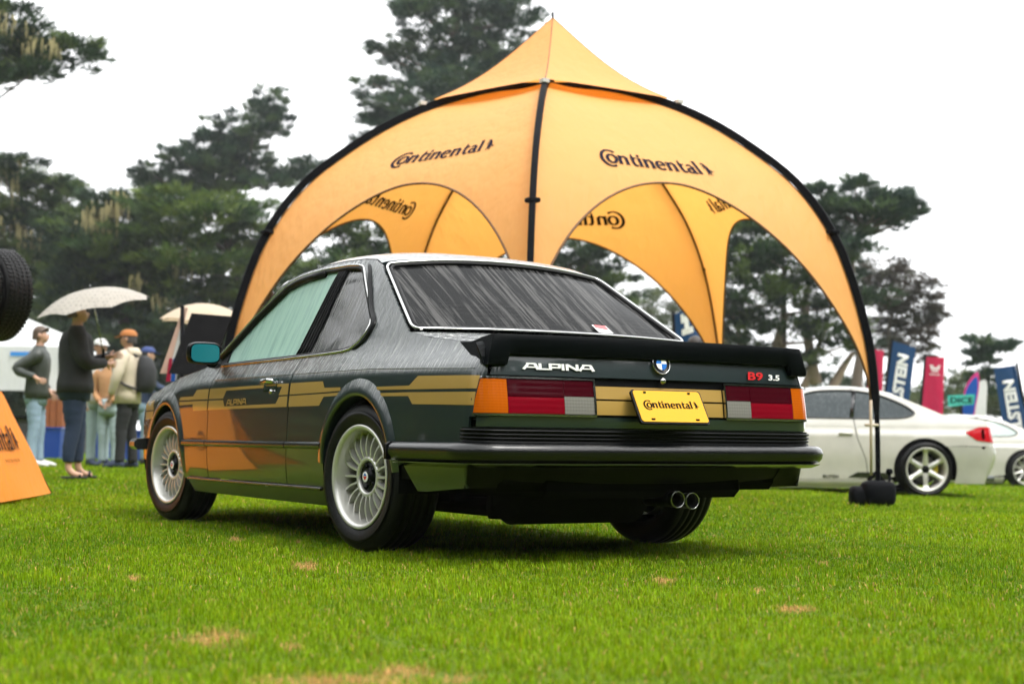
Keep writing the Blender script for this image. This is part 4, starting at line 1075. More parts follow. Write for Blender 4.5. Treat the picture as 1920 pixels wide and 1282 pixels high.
LR = [(2.80, -.02), (2.80, .45), (2.785, .83), (2.72, 1.36), (2.50, 2.07), (2.18, 2.57), (1.76, 2.93), (1.38, 3.18), (1.0, 3.36), (.5, 3.52), (0, 3.57)]
_LP = np.array(smooth_line(LR, 8)); _sl = np.concatenate([[0], np.cumsum(np.linalg.norm(np.diff(_LP, axis=0), axis=1))]); LEN = _sl[-1]; _sl = _sl/LEN
def leg_rz(s): return np.interp(s, _sl, _LP[:, 0]), np.interp(s, _sl, _LP[:, 1])
def s_of_z(z): return np.interp(z, _LP[:, 1], _sl)
AZ = [R(-4.5+72*k) for k in range(5)]
def tdir(az): return -FH*math.cos(az)+RH*math.sin(az)
def leg_pt(k, s, out=0.0):
    r_, z_ = leg_rz(s); d = tdir(AZ[k % 5]); 
    if out:
        r2, z2 = leg_rz(min(1, s+.005)); r1, z1 = leg_rz(max(0, s-.005)); t = np.array([r2-r1, z2-z1]); t /= np.linalg.norm(t)+1e-12; r_ += t[1]*out; z_ += -t[0]*out
    return np.array([TC[0], TC[1], TZ])+d*r_+np.array([0, 0, z_])
def pan_pt(k, u, s, off=0.0):
    a = leg_pt(k, s); b = leg_pt(k+1, s); p = a*(1-u)+b*u
    m = tdir((AZ[k]+AZ[(k+1) % 5])/2 if k < 4 else AZ[k]+R(36)); sag = .10*math.sin(math.pi*u)*math.sin(math.pi*min(1, max(0, (s-.35)/.65)))
    return p+m*(-sag*.35+off)+np.array([0, 0, -sag*.25+off*.6])
def s0(u, k=2):
    """lower edge of a panel: an arch from foot to foot, slimmer beside the front pole"""
    t = abs(2*u-1); q = .52
    if k == 4: q = .66 if u < .5 else .40
    if k == 0: q = .40 if u < .5 else .66
    return float(s_of_z(.80+(2.50-.80)*max(0, 1-t**2.0)**q))
US = np.concatenate([[0, .004, .012, .025, .045, .07, .10], np.linspace(.14, .86, 19), [.90, .93, .955, .975, .988, .996, 1]])
TOPS = .985
for k in range(5):
    g = G(); nv = 22
    V = [pan_pt(k, u, s0(u, k)+(TOPS-s0(u, k))*(j/(nv-1))) for u in US for j in range(nv)]
    F = [(i*nv+j, (i+1)*nv+j, (i+1)*nv+j+1, i*nv+j+1) for i in range(len(US)-1) for j in range(nv-1)]
    pn = g.add(V, F).build('canopy_panel', ORANGE, tent)
    G().tube([pan_pt(k, u, s0(u, k)) for u in np.concatenate([np.linspace(0, .06, 14), np.linspace(.08, .92, 40), np.linspace(.94, 1, 14)])], .010, 5).build('edge_binding', mat('binding_brown', (.12, .05, .012), .6), pn)
    pl, wl_ = continental(); sb = float(s_of_z(2.72 if k == 4 else 2.62)); W_ = 1.14; hu = W_/wl_; u_mid = {4: .575}.get(k, .47)
    def tuv(off, k=k, sb=sb, u_mid=u_mid):
        def f(u, v):
            ch = np.linalg.norm(leg_pt(k, sb)-leg_pt(k+1, sb)); uu = u_mid+(u-wl_/2)*hu/ch
            return pan_pt(k, uu, sb+v*hu*1.05/LEN, off)
        return f
    for off in (.004, -.004):
        lay_shape(G(), pl, tuv(off)).build('canopy_lettering', PRINT, pn)
for k in range(5):
    ss = np.linspace(0, 1, 44); g = G()
    pts = [leg_pt(k, s, .035) for s in ss]; d = tdir(AZ[k]); sd = np.cross(d, [0, 0, 1])
    lo = G(); n_ = 8
    wid = [.018 if s < s_of_z(.80) else .0225 for s in ss]
    V = []
    for s, w in zip(ss, wid):
        for du, dv in ((-1, -1), (-1, 1), (0, 1.15), (1, 1), (1, -1)):
            V.append(leg_pt(k, s, .030+dv*(.030 if w > .02 else .018))+sd*du*w)
    F = [(i*5+j, i*5+(j+1) % 5, (i+1)*5+(j+1) % 5, (i+1)*5+j) for i in range(43) for j in range(5)]+[(4, 3, 2, 1, 0)]
    leg = lo.add(V, F).build('pole_leg', SLEEVE, tent, sharp=50)
    G().tube([leg_pt(k, s, -.012) for s in np.linspace(float(s_of_z(.8)), .97, 34)], .009, 5).build('inner_seam', mat('binding_brown', (.12, .05, .012), .6), leg)
    for zz in (2.18,):
        c_ = leg_pt(k, float(s_of_z(zz)), .03); G().box(c_, (.09, .09, .035), bev=.008).build('pole_clip', SLEEVE, leg)
    b_ = leg_pt(k, 0); G().box((b_[0], b_[1], gz(b_[0], b_[1])+.006), (.16, .16, .012)).build('foot_plate', SLEEVE, leg)
# pointed cap
hub = np.array([TC[0], TC[1], TZ]); apex = hub+np.array([0, 0, 4.22])
sc = float(s_of_z(3.345)); g = G()
for k in range(5):
    a = leg_pt(k, sc, .075); b = leg_pt(k+1, sc, .075); nv = 14; nu = 13; V = []
    for i in range(nu):
        u = i/(nu-1); e = a*(1-u)+b*u; mid = tdir(AZ[k]+R(36)); e = e-mid*.05*math.sin(math.pi*u)+np.array([0, 0, .02*math.sin(math.pi*u)])
        for j in range(nv):
            t = j/(nv-1); p = e*(1-t)+apex*t; p = p-np.array([0, 0, .10*math.sin(math.pi*t)*(1-.35*t)]); V.append(p)
    F = [(i*nv+j, (i+1)*nv+j, (i+1)*nv+j+1, i*nv+j+1) for i in range(nu-1) for j in range(nv-1)]
    cp = G().add(V, F).build('cap_panel', ORANGE, tent)
    G().tube(V[0:nv], .005, 4).build('cap_seam', mat('binding_brown', (.12, .05, .012), .6), cp)
    c_ = leg_pt(k, sc-.02, .075); G().box(c_, (.06, .06, .03)).build('cap_buckle', mat('grey_buckle', (.5, .5, .48), .5), cp)
G().tube([apex-np.array([0, 0, .05]), apex+np.array([0, 0, .045])], .012, 6).build('cap_tip', SLEEVE, tent)
G().tube([hub+np.array([0, 0, 3.5]), apex-np.array([0, 0, .03])], .02, 8).build('centre_mast', SLEEVE, tent)
# strap at the right foot
rk = 1
st0 = leg_pt(rk, float(s_of_z(.82)), .0); sgn = np.cross(tdir(AZ[rk]), [0, 0, 1.]); sgn = sgn if sgn@RH < 0 else -sgn
G().tube([st0+sgn*.06, st0+sgn*.055+np.array([0, 0, -.25]), st0+sgn*.05+np.array([0, 0, -.6])], .016, 6, flat=(1, .3)).build('tie_strap', mat('cream_strap', (.55, .47, .36), .7), tent)
G().tube([st0+np.array([0, 0, -.20])+np.array([math.cos(a)*.05, math.sin(a)*.05, 0]) for a in np.linspace(0, 6.2, 14)], .012, 6).build('tie_strap', mat('cream_strap', (.55, .47, .36), .7), tent)
# sandbag weight on that foot
fb_ = leg_pt(rk, 0); fz = float(gz(fb_[0], fb_[1]))
sb_ = thing('sandbag', 'black sandbag weight on the foot of the orange dome tent', 'sandbag', (fb_[0], fb_[1], fz), YAW+math.pi/2+R(0))
def bag(nm, c, sx, sy, sz, seed):
    g = G(); n, m = 18, 12; V = []
    for i in range(m):
        th = math.pi*(i+.5)/m
        for j in range(n):
            ph = 2*math.pi*j/n; q = lambda v, e: math.copysign(abs(v)**e, v)
            x, y, z = q(math.sin(th), .55)*q(math.cos(ph), .6)*sx, q(math.sin(th), .55)*q(math.sin(ph), .6)*sy, q(math.cos(th), .6)*sz
            f = 1+.10*mnoise.noise((x*9+seed, y*9, z*9)); z2 = max(z, -sz*.95); V.append((c[0]+x*f, c[1]+y*f, c[2]+z2*f))
    F = [(i*n+j, (i+1)*n+j, (i+1)*n+(j+1) % n, i*n+(j+1) % n) for i in range(m-1) for j in range(n)]+[tuple(range(n)), tuple(reversed(range((m-1)*n, m*n)))]
    return g.add(V, F).build(nm, SLEEVE, sb_)
bag('bag_lobe', (-.03, .0, .10), .14, .11, .105, 1); bag('bag_lobe', (.12, -.02, .075), .075, .10, .08, 5)
G().tube([(-.09, -.03, .18), (-.03, -.04, .27), (.04, -.02, .20)], .018, 6).build('bag_handle', SLEEVE, sb_)
pg = foot(1668, 12.35); tp = thing('tent_peg', 'thin black stake with a knob driven in beside the sandbag', 'tent peg', pg)
G().tube([(0, 0, -.05), (0, 0, .255)], .013, 8).build('stake', SLEEVE, tp); G().lathe([(.0001, .30), (.02, .297), (.028, .28), (.028, .262), (.012, .250), (.0001, .25)], 14).build('knob', SLEEVE, tp)
# ================================================================== people
SKIN = mat('skin', (.52, .30, .21), .5, var=.06); SKIN2 = mat('skin_tan', (.42, .23, .15), .5, var=.06)
HAIRD = mat('dark_hair', (.018, .013, .010), .5, var=.3, bump=.5, bscale=90); HAIRB = mat('brown_hair', (.07, .04, .022), .5, var=.3, bump=.5, bscale=90)
def cloth(name, col, rough=.8, wrinkle=.5, v=.18):
    if name in MATS: return MATS[name]
    m = mat(name, col, rough, var=v, vscale=9, bump=wrinkle, bscale=16); return m
def skin_mesh(name, verts, edges, radii, m, sub=2):
    me = bpy.data.meshes.new(name); me.from_pydata([tuple(v) for v in verts], edges, []); o = bpy.data.objects.new(name, me); COL.objects.link(o)
    md = o.modifiers.new('s', 'SKIN'); md.use_smooth_shade = True; md.branch_smoothing = .4
    for i, r_ in enumerate(radii): me.skin_vertices[0].data[i].radius = (r_, r_) if not hasattr(r_, '__len__') else r_
    me.skin_vertices[0].data[0].use_root = True
    sb = o.modifiers.new('u', 'SUBSURF'); sb.levels = sub; sb.render_levels = sub
    dg = bpy.context.evaluated_depsgraph_get(); out = bpy.data.meshes.new_from_object(o.evaluated_get(dg)); out.name = name
    bpy.data.objects.remove(o); bpy.data.meshes.remove(me); out.materials.clear(); out.materials.append(m)
    out.polygons.foreach_set('use_smooth', [True]*len(out.polygons)); out.update(); return out
def loft(levels, n=18):
    """levels: (centre, half depth x, half width y) stacked upwards"""
    g = G(); V = []
    for c, a, b in levels:
        for j in range(n):
            t = 2*math.pi*j/n; V.append((c[0]+a*math.copysign(abs(math.cos(t))**.85, math.cos(t)), c[1]+b*math.copysign(abs(math.sin(t))**.85, math.sin(t)), c[2]))
    m = len(levels); F = [(i*n+j, i*n+(j+1) % n, (i+1)*n+(j+1) % n, (i+1)*n+j) for i in range(m-1) for j in range(n)]+[tuple(reversed(range(n))), tuple(range((m-1)*n, m*n))]
    return g.add(V, F)
def bend(pts, r, seed=0, k=.06):
    """a limb of cloth with soft folds"""
    P = smooth_line(pts, 6); R_ = np.interp(np.linspace(0, 1, len(P)), np.linspace(0, 1, len(r)), r)
    R_ = [q*(1+k*math.sin(i*2.3+seed)+k*.6*math.sin(i*4.1+seed*2)) for i, q in enumerate(R_)]
    return P, R_
def person(label, loc, face, H, top, legs, shoe, skin=None, hair=HAIRD, la=None, ra=None, lean=0.0, stance=.10, cap=None, top_r=1.0, leg_r=1.0, long_hair=False, top_len=0.0, group=None, look=0.0, hood=False, crop=0.0, step=0.0, cuff=None, hips=1.0):
    """face: heading in radians; la / ra: elbow and wrist of the left and right arm in a frame that looks along +x"""
    skin = skin or SKIN; s = H/1.75
    p = thing('person', label, 'person', loc, face, group); p.scale = (s, s, s)
    lx = lean
    la = la or ((.02, .27, 1.14), (.10, .26, .90)); ra = ra or ((.02, -.27, 1.14), (.10, -.26, .90))
    hp = np.array([0, 0, .93]); ch = np.array([lx*.6, 0, 1.25]); nk = np.array([lx, 0, 1.49]); hd = np.array([lx+.02, 0, 1.635])
    V = [hp, ch, nk, nk+[.008, 0, .05], hd+[.012, 0, -.055], hd+[-.005, 0, .02], hd+[-.01, 0, .075]]; Rr = [.10, .12, .062, .056, (.066, .060), (.092, .080), (.070, .066)]
    E = [(0, 1), (1, 2), (2, 3), (3, 4), (4, 5), (5, 6)]
    def put(i, q, r_): V.append(np.array(q, float)); Rr.append(r_); E.append((i, len(V)-1)); return len(V)-1
    put(4, hd+[.098, 0, -.008], .016)                                        # nose
    put(4, hd+[.080, 0, -.070], .026)                                        # chin
    for sg, (el, wr) in ((1, la), (-1, ra)):
        sh = put(1, (lx*.9-.005, sg*.185, 1.41), .052); e_ = put(sh, el, .038); w_ = put(e_, wr, .026)
        d = np.array(wr, float)-np.array(el, float); d /= np.linalg.norm(d); side = np.cross(d, [0, sg*1.0, 0]); side = side/(np.linalg.norm(side)+1e-6) if np.linalg.norm(side) > .1 else np.array([1., 0, 0])
        pm = put(w_, np.array(wr)+d*.055, (.034, .022)); kn = put(pm, np.array(wr)+d*.09, (.036, .018)); inn = np.cross(d, side)*sg*-1
        for q, ln in ((-.027, .066), (-.009, .078), (.009, .073), (.027, .055)):
            b0 = put(kn, np.array(wr)+d*.105+side*q, .0088); b1 = put(b0, np.array(wr)+d*(.105+ln*.55)+side*q*1.1+inn*.010, .0080); put(b1, np.array(wr)+d*(.105+ln*.85)+side*q*1.1+inn*.030, .0066)
        t0 = put(pm, np.array(wr)+d*.050+side*.038+inn*.008, .010); put(t0, np.array(wr)+d*.085+side*.056+inn*.018, .0088)
    for sg in (1, -1):
        xo = step*sg; hj = put(0, (0, sg*.085, .90), .085); k_ = put(hj, (xo*.5+.012, sg*stance*.95, .50), .052); a_ = put(k_, (xo, sg*stance, .10), .036); f_ = put(a_, (xo+.05, sg*(stance+.012), .045), .036); put(f_, (xo+.145, sg*(stance+.03), .028), .028)
    obj('body', skin_mesh('body', V, E, Rr, skin), p)
    for sg in (1, -1):   # ears
        G().lathe([(.0001, .008), (.022, .004), (.026, -.004), (.0001, -.010)], 10, Matrix.Translation(hd+[-.01, sg*.082, -.01]) @ Matrix.Rotation(R(-90*sg), 4, 'X') @ Matrix.Scale(1.3, 4, (0, 1, 0))).build('ear', skin, p)
        G().lathe([(.0001, .006), (.009, .003), (.012, -.003)], 8, Matrix.Translation(hd+[.086, sg*.032, .012]) @ Matrix.Rotation(R(90), 4, 'Y')).build('eye', HAIRD, p)
    G().box(hd+[.088, 0, -.048], (.012, .045, .009), bev=.003).build('mouth', mat('lips', (.35, .10, .08), .5), p)
    t = top_r
    jk = loft([((0, 0, .84-top_len), .135*t*hips, .185*t*hips), ((0, 0, .93), .135*t*hips, .182*t*hips), ((lx*.2, 0, 1.05), .125*t, .170*t), ((lx*.5, 0, 1.20), .135*t, .190*t), ((lx*.8, 0, 1.33), .132*t, .205*t), ((lx*.95, 0, 1.41), .112*t, .200), ((lx, 0, 1.455), .080, .125), ((lx+.005, 0, 1.50), .070, .080)]).build('jacket', top, p)
    for sg, (el, wr) in ((1, la), (-1, ra)):
        P, R_ = bend([(lx*.9, sg*.165, 1.425), (lx*.9+.005, sg*.215, 1.36), el, wr], [.070*t, .078*t, .060*t, .043], 1+sg, .05); G().tube(P, R_, 12).build('sleeve', top, jk)
        if cuff: G().tube([P[-2], P[-1]], .047, 10).build('cuff', cuff, jk)
    if hood: loft([((lx-.06, 0, 1.40), .075, .13), ((lx-.07, 0, 1.46), .085, .135), ((lx-.055, 0, 1.52), .060, .105)]).build('hood', top, jk)
    tr = loft([((0, 0, .76), .125*leg_r, .175*leg_r), ((-.01, 0, .86), .142*leg_r, .188*leg_r), ((0, 0, .95), .128*leg_r, .172*leg_r), ((0, 0, 1.02), .118, .16)]).build('trousers', legs, p)
    for sg in (1, -1):
        xo = step*sg; P, R_ = bend([(0, sg*.088, .86), (.0+xo*.25, sg*stance*.92, .68), (xo*.5+.014, sg*stance*.95, .50), (xo*.8, sg*stance, .30), (xo, sg*stance, .075+crop)], ([.100*leg_r, .092*leg_r, .074*leg_r, .064*leg_r, .062*leg_r] if not crop else [.108*leg_r, .092*leg_r, .066*leg_r, .058*leg_r, .044*leg_r]), sg, .035); G().tube(P, R_, 14).build('trouser_leg', legs, tr)
        b_ = G(); c0 = np.array([xo+.05, sg*(stance+.012), 0])
        if crop:
            b_.box(c0+[.01, .004*sg, .012], (.25, .085, .022), bev=.008); b_.tube([c0+[.06, -.045, .02], c0+[.065, 0, .065], c0+[.06, .045, .02]], .014, 6)
        else:
            V2 = []; 
            for xx, hw, hh in ((-.115, .030, .07), (-.09, .042, .085), (-.02, .043, .095), (.05, .047, .072), (.12, .046, .052), (.165, .026, .035)):
                for j in range(10):
                    a = 2*math.pi*j/10; V2.append((c0[0]+xx, c0[1]+hw*math.cos(a), max(.0, hh*.5+hh*.55*math.sin(a))))
            b_.add(V2, [(i*10+j, (i+1)*10+j, (i+1)*10+(j+1) % 10, i*10+(j+1) % 10) for i in range(5) for j in range(10)]+[tuple(range(10)), tuple(reversed(range(50, 60)))])
        b_.build('shoe', shoe, p)
    # hair as a shell over the back and crown
    g = G(); V2 = []; n, m_ = 18, 9
    for i in range(m_):
        th = math.pi*.5*i/(m_-1)
        for j in range(n):
            ph = 2*math.pi*j/n; fx = math.cos(ph); low = (-.085 if fx < -.1 else (-.03 if fx < .25 else (.035 if fx < .75 else .066))); rr = math.cos(th)
            V2.append((hd[0]-.012+.103*rr*fx, .088*rr*math.sin(ph), hd[2]+.025+(low if i == 0 else 0)*1.0+.093*math.sin(th)))
    g.add(V2, [(i*n+j, i*n+(j+1) % n, (i+1)*n+(j+1) % n, (i+1)*n+j) for i in range(m_-1) for j in range(n)]); g.build('hair', hair, p)
    if long_hair:
        loft([((hd[0]-.085, 0, 1.34), .03, .07), ((hd[0]-.075, 0, 1.48), .045, .085), ((hd[0]-.045, 0, 1.62), .06, .09), ((hd[0]-.03, 0, 1.70), .05, .07)]).build('long_hair', hair, p)
    if cap:
        g = G(); V2 = []
        for i in range(8):
            th = math.pi*.5*i/7
            for j in range(20):
                ph = 2*math.pi*j/20; V2.append((hd[0]-.010+.112*math.cos(th)**.7*math.cos(ph), .097*math.cos(th)**.7*math.sin(ph), hd[2]+.035+.085*math.sin(th)))
        c_ = g.add(V2, [(i*20+j, i*20+(j+1) % 20, (i+1)*20+(j+1) % 20, (i+1)*20+j) for i in range(7) for j in range(20)]+[tuple(range(140, 160))]).build('cap', cap, p)
        br = [(hd[0]+.08+.10*math.cos(a), .078*math.sin(a)) for a in np.linspace(-1.5, 1.5, 10)]
        G().prism(br, lambda u, v, t_: (u, v, hd[2]+.038-(u-hd[0]-.08)*.22+t_-abs(v)*.12), 0, .006).build('cap_brim', cap, c_)
    return p
NAVYJ = cloth('dark_denim', (.012, .026, .062)); LIGHTJ = cloth('light_denim', (.22, .31, .40)); PALEJ = cloth('pale_denim', (.30, .38, .40)); BLACKC = cloth('black_cloth', (.012, .013, .015)); OLIVE = cloth('olive_jacket', (.030, .036, .030), .5)
BEIGE = cloth('beige_cotton', (.50, .43, .33)); TAN = cloth('tan_knit', (.42, .22, .10)); WHITEC = cloth('white_cotton', (.62, .61, .60)); SHOEW = cloth('white_shoe', (.6, .6, .58)); SHOEN = cloth('navy_shoe', (.02, .03, .06)); SHOEB = cloth('black_shoe', (.014, .014, .014))
RIGHT = YAW-math.pi/2; LEFT = YAW+math.pi/2; AWAY = YAW; TOWARD = YAW+math.pi
p1 = person('woman in black sweater and cropped dark jeans under the dotted umbrella', foot(142, 15.3), RIGHT+R(18), 1.77, BLACKC, NAVYJ, SHOEB, hair=HAIRB, la=((.10, .25, 1.16), (.30, .12, 1.20)), ra=((.08, -.27, 1.14), (.27, -.13, 1.13)), lean=.0, top_r=1.26, leg_r=1.16, crop=.085, stance=.095, step=.05, hips=1.05)
p2 = person('man in dark olive jacket and light blue jeans facing the group', foot(70, 19.7), RIGHT+R(8), 1.80, OLIVE, LIGHTJ, SHOEW, hair=HAIRB, la=((-.03, .27, 1.14), (.10, .24, .97)), ra=((-.20, -.24, 1.20), (.02, -.34, 1.10)), lean=.02, top_r=1.08, step=.03)
p3 = person('man in white shirt and white cap behind the woman with the umbrella', foot(187, 21.2), RIGHT+R(-50), 1.74, WHITEC, PALEJ, SHOEN, skin=SKIN2, cap=WHITEC, la=((.06, .26, 1.15), (.30, .12, 1.20)), group=None)
p4 = person('woman in tan knit top and pale jeans beside the beige hoodie man', foot(207, 21.0), TOWARD+R(-10), 1.56, TAN, PALEJ, SHOEN, skin=SKIN2, hair=HAIRD, long_hair=True, la=((.0, .23, 1.12), (.14, .10, .98)), ra=((.0, -.23, 1.12), (.14, -.10, .98)), top_r=.9, leg_r=.95)
p5 = person('man in beige hoodie and rust cap wearing a black backpack', foot(241, 20.1), LEFT+R(-6), 1.80, BEIGE, BLACKC, SHOEN, skin=SKIN2, cap=cloth('rust_cap', (.36, .13, .03)), hood=True, top_r=1.15, leg_r=1.02, top_len=.03, la=((.04, .30, 1.15), (.12, .26, .93)), ra=((.04, -.30, 1.15), (.12, -.26, .93)), step=.05)
bk = thing('backpack', 'black backpack on the back of the beige hoodie man', 'backpack', foot(241, 20.1), LEFT+R(-6))
loft([((-.22, 0, .98), .09, .14), ((-.25, 0, 1.08), .12, .16), ((-.25, 0, 1.28), .12, .155), ((-.23, 0, 1.42), .08, .12), ((-.21, 0, 1.46), .03, .08)]).build('pack', BLACKC, bk)
for sg in (1, -1): G().tube(smooth_line([(-.16, sg*.11, 1.44), (-.02, sg*.13, 1.50), (.13, sg*.14, 1.40), (.14, sg*.17, 1.22), (-.02, sg*.23, 1.08), (-.17, sg*.15, 1.02)], 5), .018, 6, flat=(1, .5)).build('strap', BLACKC, bk)
p6 = person('person in navy cap and pale blue jeans behind the backpack', foot(276, 22.6), RIGHT+R(20), 1.72, cloth('navy_top', (.02, .035, .08)), LIGHTJ, SHOEB, cap=cloth('navy_cap', (.03, .05, .16)), la=((.10, .25, 1.18), (.32, .20, 1.12)), ra=((.10, -.25, 1.16), (.32, -.2, 1.10)))
p7 = person('dark haired man in black jacket standing behind the green coupe by the tent leg', foot(494, 13.3), AWAY+R(30), 1.76, BLACKC, NAVYJ, SHOEB)
p8 = person('person in black with dark hair behind the green coupe boot under the tent', foot(1304, 16.2), AWAY+R(-20), 1.64, BLACKC, BLACKC, SHOEB)
p9 = person('person in dark clothes holding the cream umbrella beside the black board', foot(392, 17.6), LEFT, 1.66, BLACKC, NAVYJ, SHOEB, la=((.08, .24, 1.15), (.22, .10, 1.22)))
p10 = person('person in blue jeans standing behind the woman with the umbrella', foot(163, 22.8), AWAY+R(10), 1.76, cloth('navy_top', (.02, .035, .08)), NAVYJ, SHOEB)
# ---- umbrellas
def umbrella(label, top, hand, rad, rib_n, m_, tilt, depth=.26, dots=None, skew=0.0):
    """top: world point of the crown; hand: world point of the grip"""
    top = np.array(top); hand = np.array(hand); u = thing('umbrella', label, 'umbrella', hand)
    ax = Vector(top-hand).normalized(); Mx = (Matrix.Rotation(tilt, 4, Vector(FH)) @ Matrix.Rotation(skew, 4, Vector(RH))); T = Matrix.Translation(Vector(top-hand)) @ Mx
    n = rib_n; me = []
    for k in range(n):
        V = []; nu, nv = 7, 8
        for i in range(nu):
            f = i/(nu-1); a = 2*math.pi*(k+f)/n
            for j in range(nv):
                t = j/(nv-1); rr = rad*t; sc_ = 1-.10*math.sin(math.pi*f)*t; z = -depth*(t**2.0)+.012*math.sin(math.pi*f)*t*2
                V.append(T @ Vector((rr*sc_*math.cos(a), rr*sc_*math.sin(a), z)))
        F = [(i*nv+j, (i+1)*nv+j, (i+1)*nv+j+1, i*nv+j+1) for i in range(nu-1) for j in range(nv-1)]
        G().add(V, F).build('canopy_gore', m_, u)
        pts = [T @ Vector((rad*t*math.cos(2*math.pi*k/n), rad*t*math.sin(2*math.pi*k/n), -depth*t*t-.006)) for t in np.linspace(0, 1, 7)]
        G().tube(pts, .003, 4).build('rib', STEEL, u)
    G().tube([T @ Vector((0, 0, -.01)), (0, 0, 0)], .006, 6).build('shaft', CHROME, u); G().tube([(0, 0, .05), (0, 0, -.09)], .014, 8).build('handle', SLEEVE, u)
    G().tube([T @ Vector((0, 0, 0)), T @ Vector((0, 0, .04))], .006, 6).build('ferrule', STEEL, u)
    return u
def dotted():
    m = fabric('dotted_umbrella', (.46, .42, .38), (.40, .36, .32), .35); k = NT(m); b = k.bsdf
    vo = k.add('TexVoronoi', Scale=26.0, Randomness=0.0); k.ln(k.coords(), vo.inputs['Vector']); d = k.math('LESS_THAN', vo.outputs['Distance'], .26)
    k.ln(k.mix(d, (.46, .42, .38), (.16, .15, .14)), b.inputs['Base Color']); return m
hnd = foot(142, 15.3)+np.array([0, 0, 1.24])+RH*.27
umbrella('pale umbrella with small dark dots held by the woman in black', atD(170, 541, 15.1), hnd, .57, 8, dotted(), R(-10), .19, skew=R(10))
umbrella('cream umbrella behind the black board and the tent leg', atD(392, 570, 17.6), foot(392, 17.6)+np.array([0, 0, 1.15])-RH*.2, .56, 8, fabric('cream_umbrella', (.66, .52, .40), (.66, .50, .36), .4), R(5), .24)
# ================================================================== white coupes behind
E92 = Body(
    W=[(-1.0, .80), (-.75, .86), (-.4, .895), (0, .905), (.5, .885), (1.2, .880), (2.0, .885), (2.76, .895), (3.2, .85), (3.6, .76)],
    prof=[(.10, .06), (.16, .02), (.30, .012), (.5, 0), (.70, .012), (.765, .022), (.785, .034), (.86, .052), (.93, .080), (1.05, .135), (1.25, .240), (1.36, .33)],
    ze=[(-1.2, .89), (-.80, .915), (-.4, .962), (-.22, .99), (.30, 1.215), (.55, 1.275), (.8, 1.297), (1.05, 1.30), (1.35, 1.272), (2.1, .95), (2.4, .92), (3.0, .84), (3.7, .70)],
    xr=[(.10, -.74), (.22, -.82), (.40, -.92), (.52, -.945), (.60, -.93), (.75, -.90), (.90, -.87), (.95, -.84)],
    crown=[(-1.2, .02), (-.3, .02), (.3, .04), (1.0, .045), (2.1, .03), (3.6, .05)],
    xc=-.70, yc=.62, lc=.28, bow=.05, xf=3.2, yf=.55, lf=.34, fbow=.10, xfr=[(.1, 3.50), (.4, 3.58), (.7, 3.52), (.9, 3.45)], dz=[(-1, 0), (2.2, 0), (3.6, .15)])
WPAINT = wet_paint('white_paint', (.47, .455, .415), 0.0, 0.0); WBLK = mat('gloss_black', (.012, .012, .013), .15, coat=.6)
DGLASS = wet_glass('dark_car_glass', (.020, .030, .034), (.10, .12, .13), .45, (1, 1, .05), dens=40); LGLASS = wet_glass('pale_car_glass', (.42, .50, .48), (.55, .60, .58), .4, (1, 1, .05), dens=40)
TAILR = lens('red_tail_lens', (.42, .008, .014), (0, 0, 200)); GREYP = wet_paint('white_paint_lower', (.36, .36, .31), 0.0, 0.0)
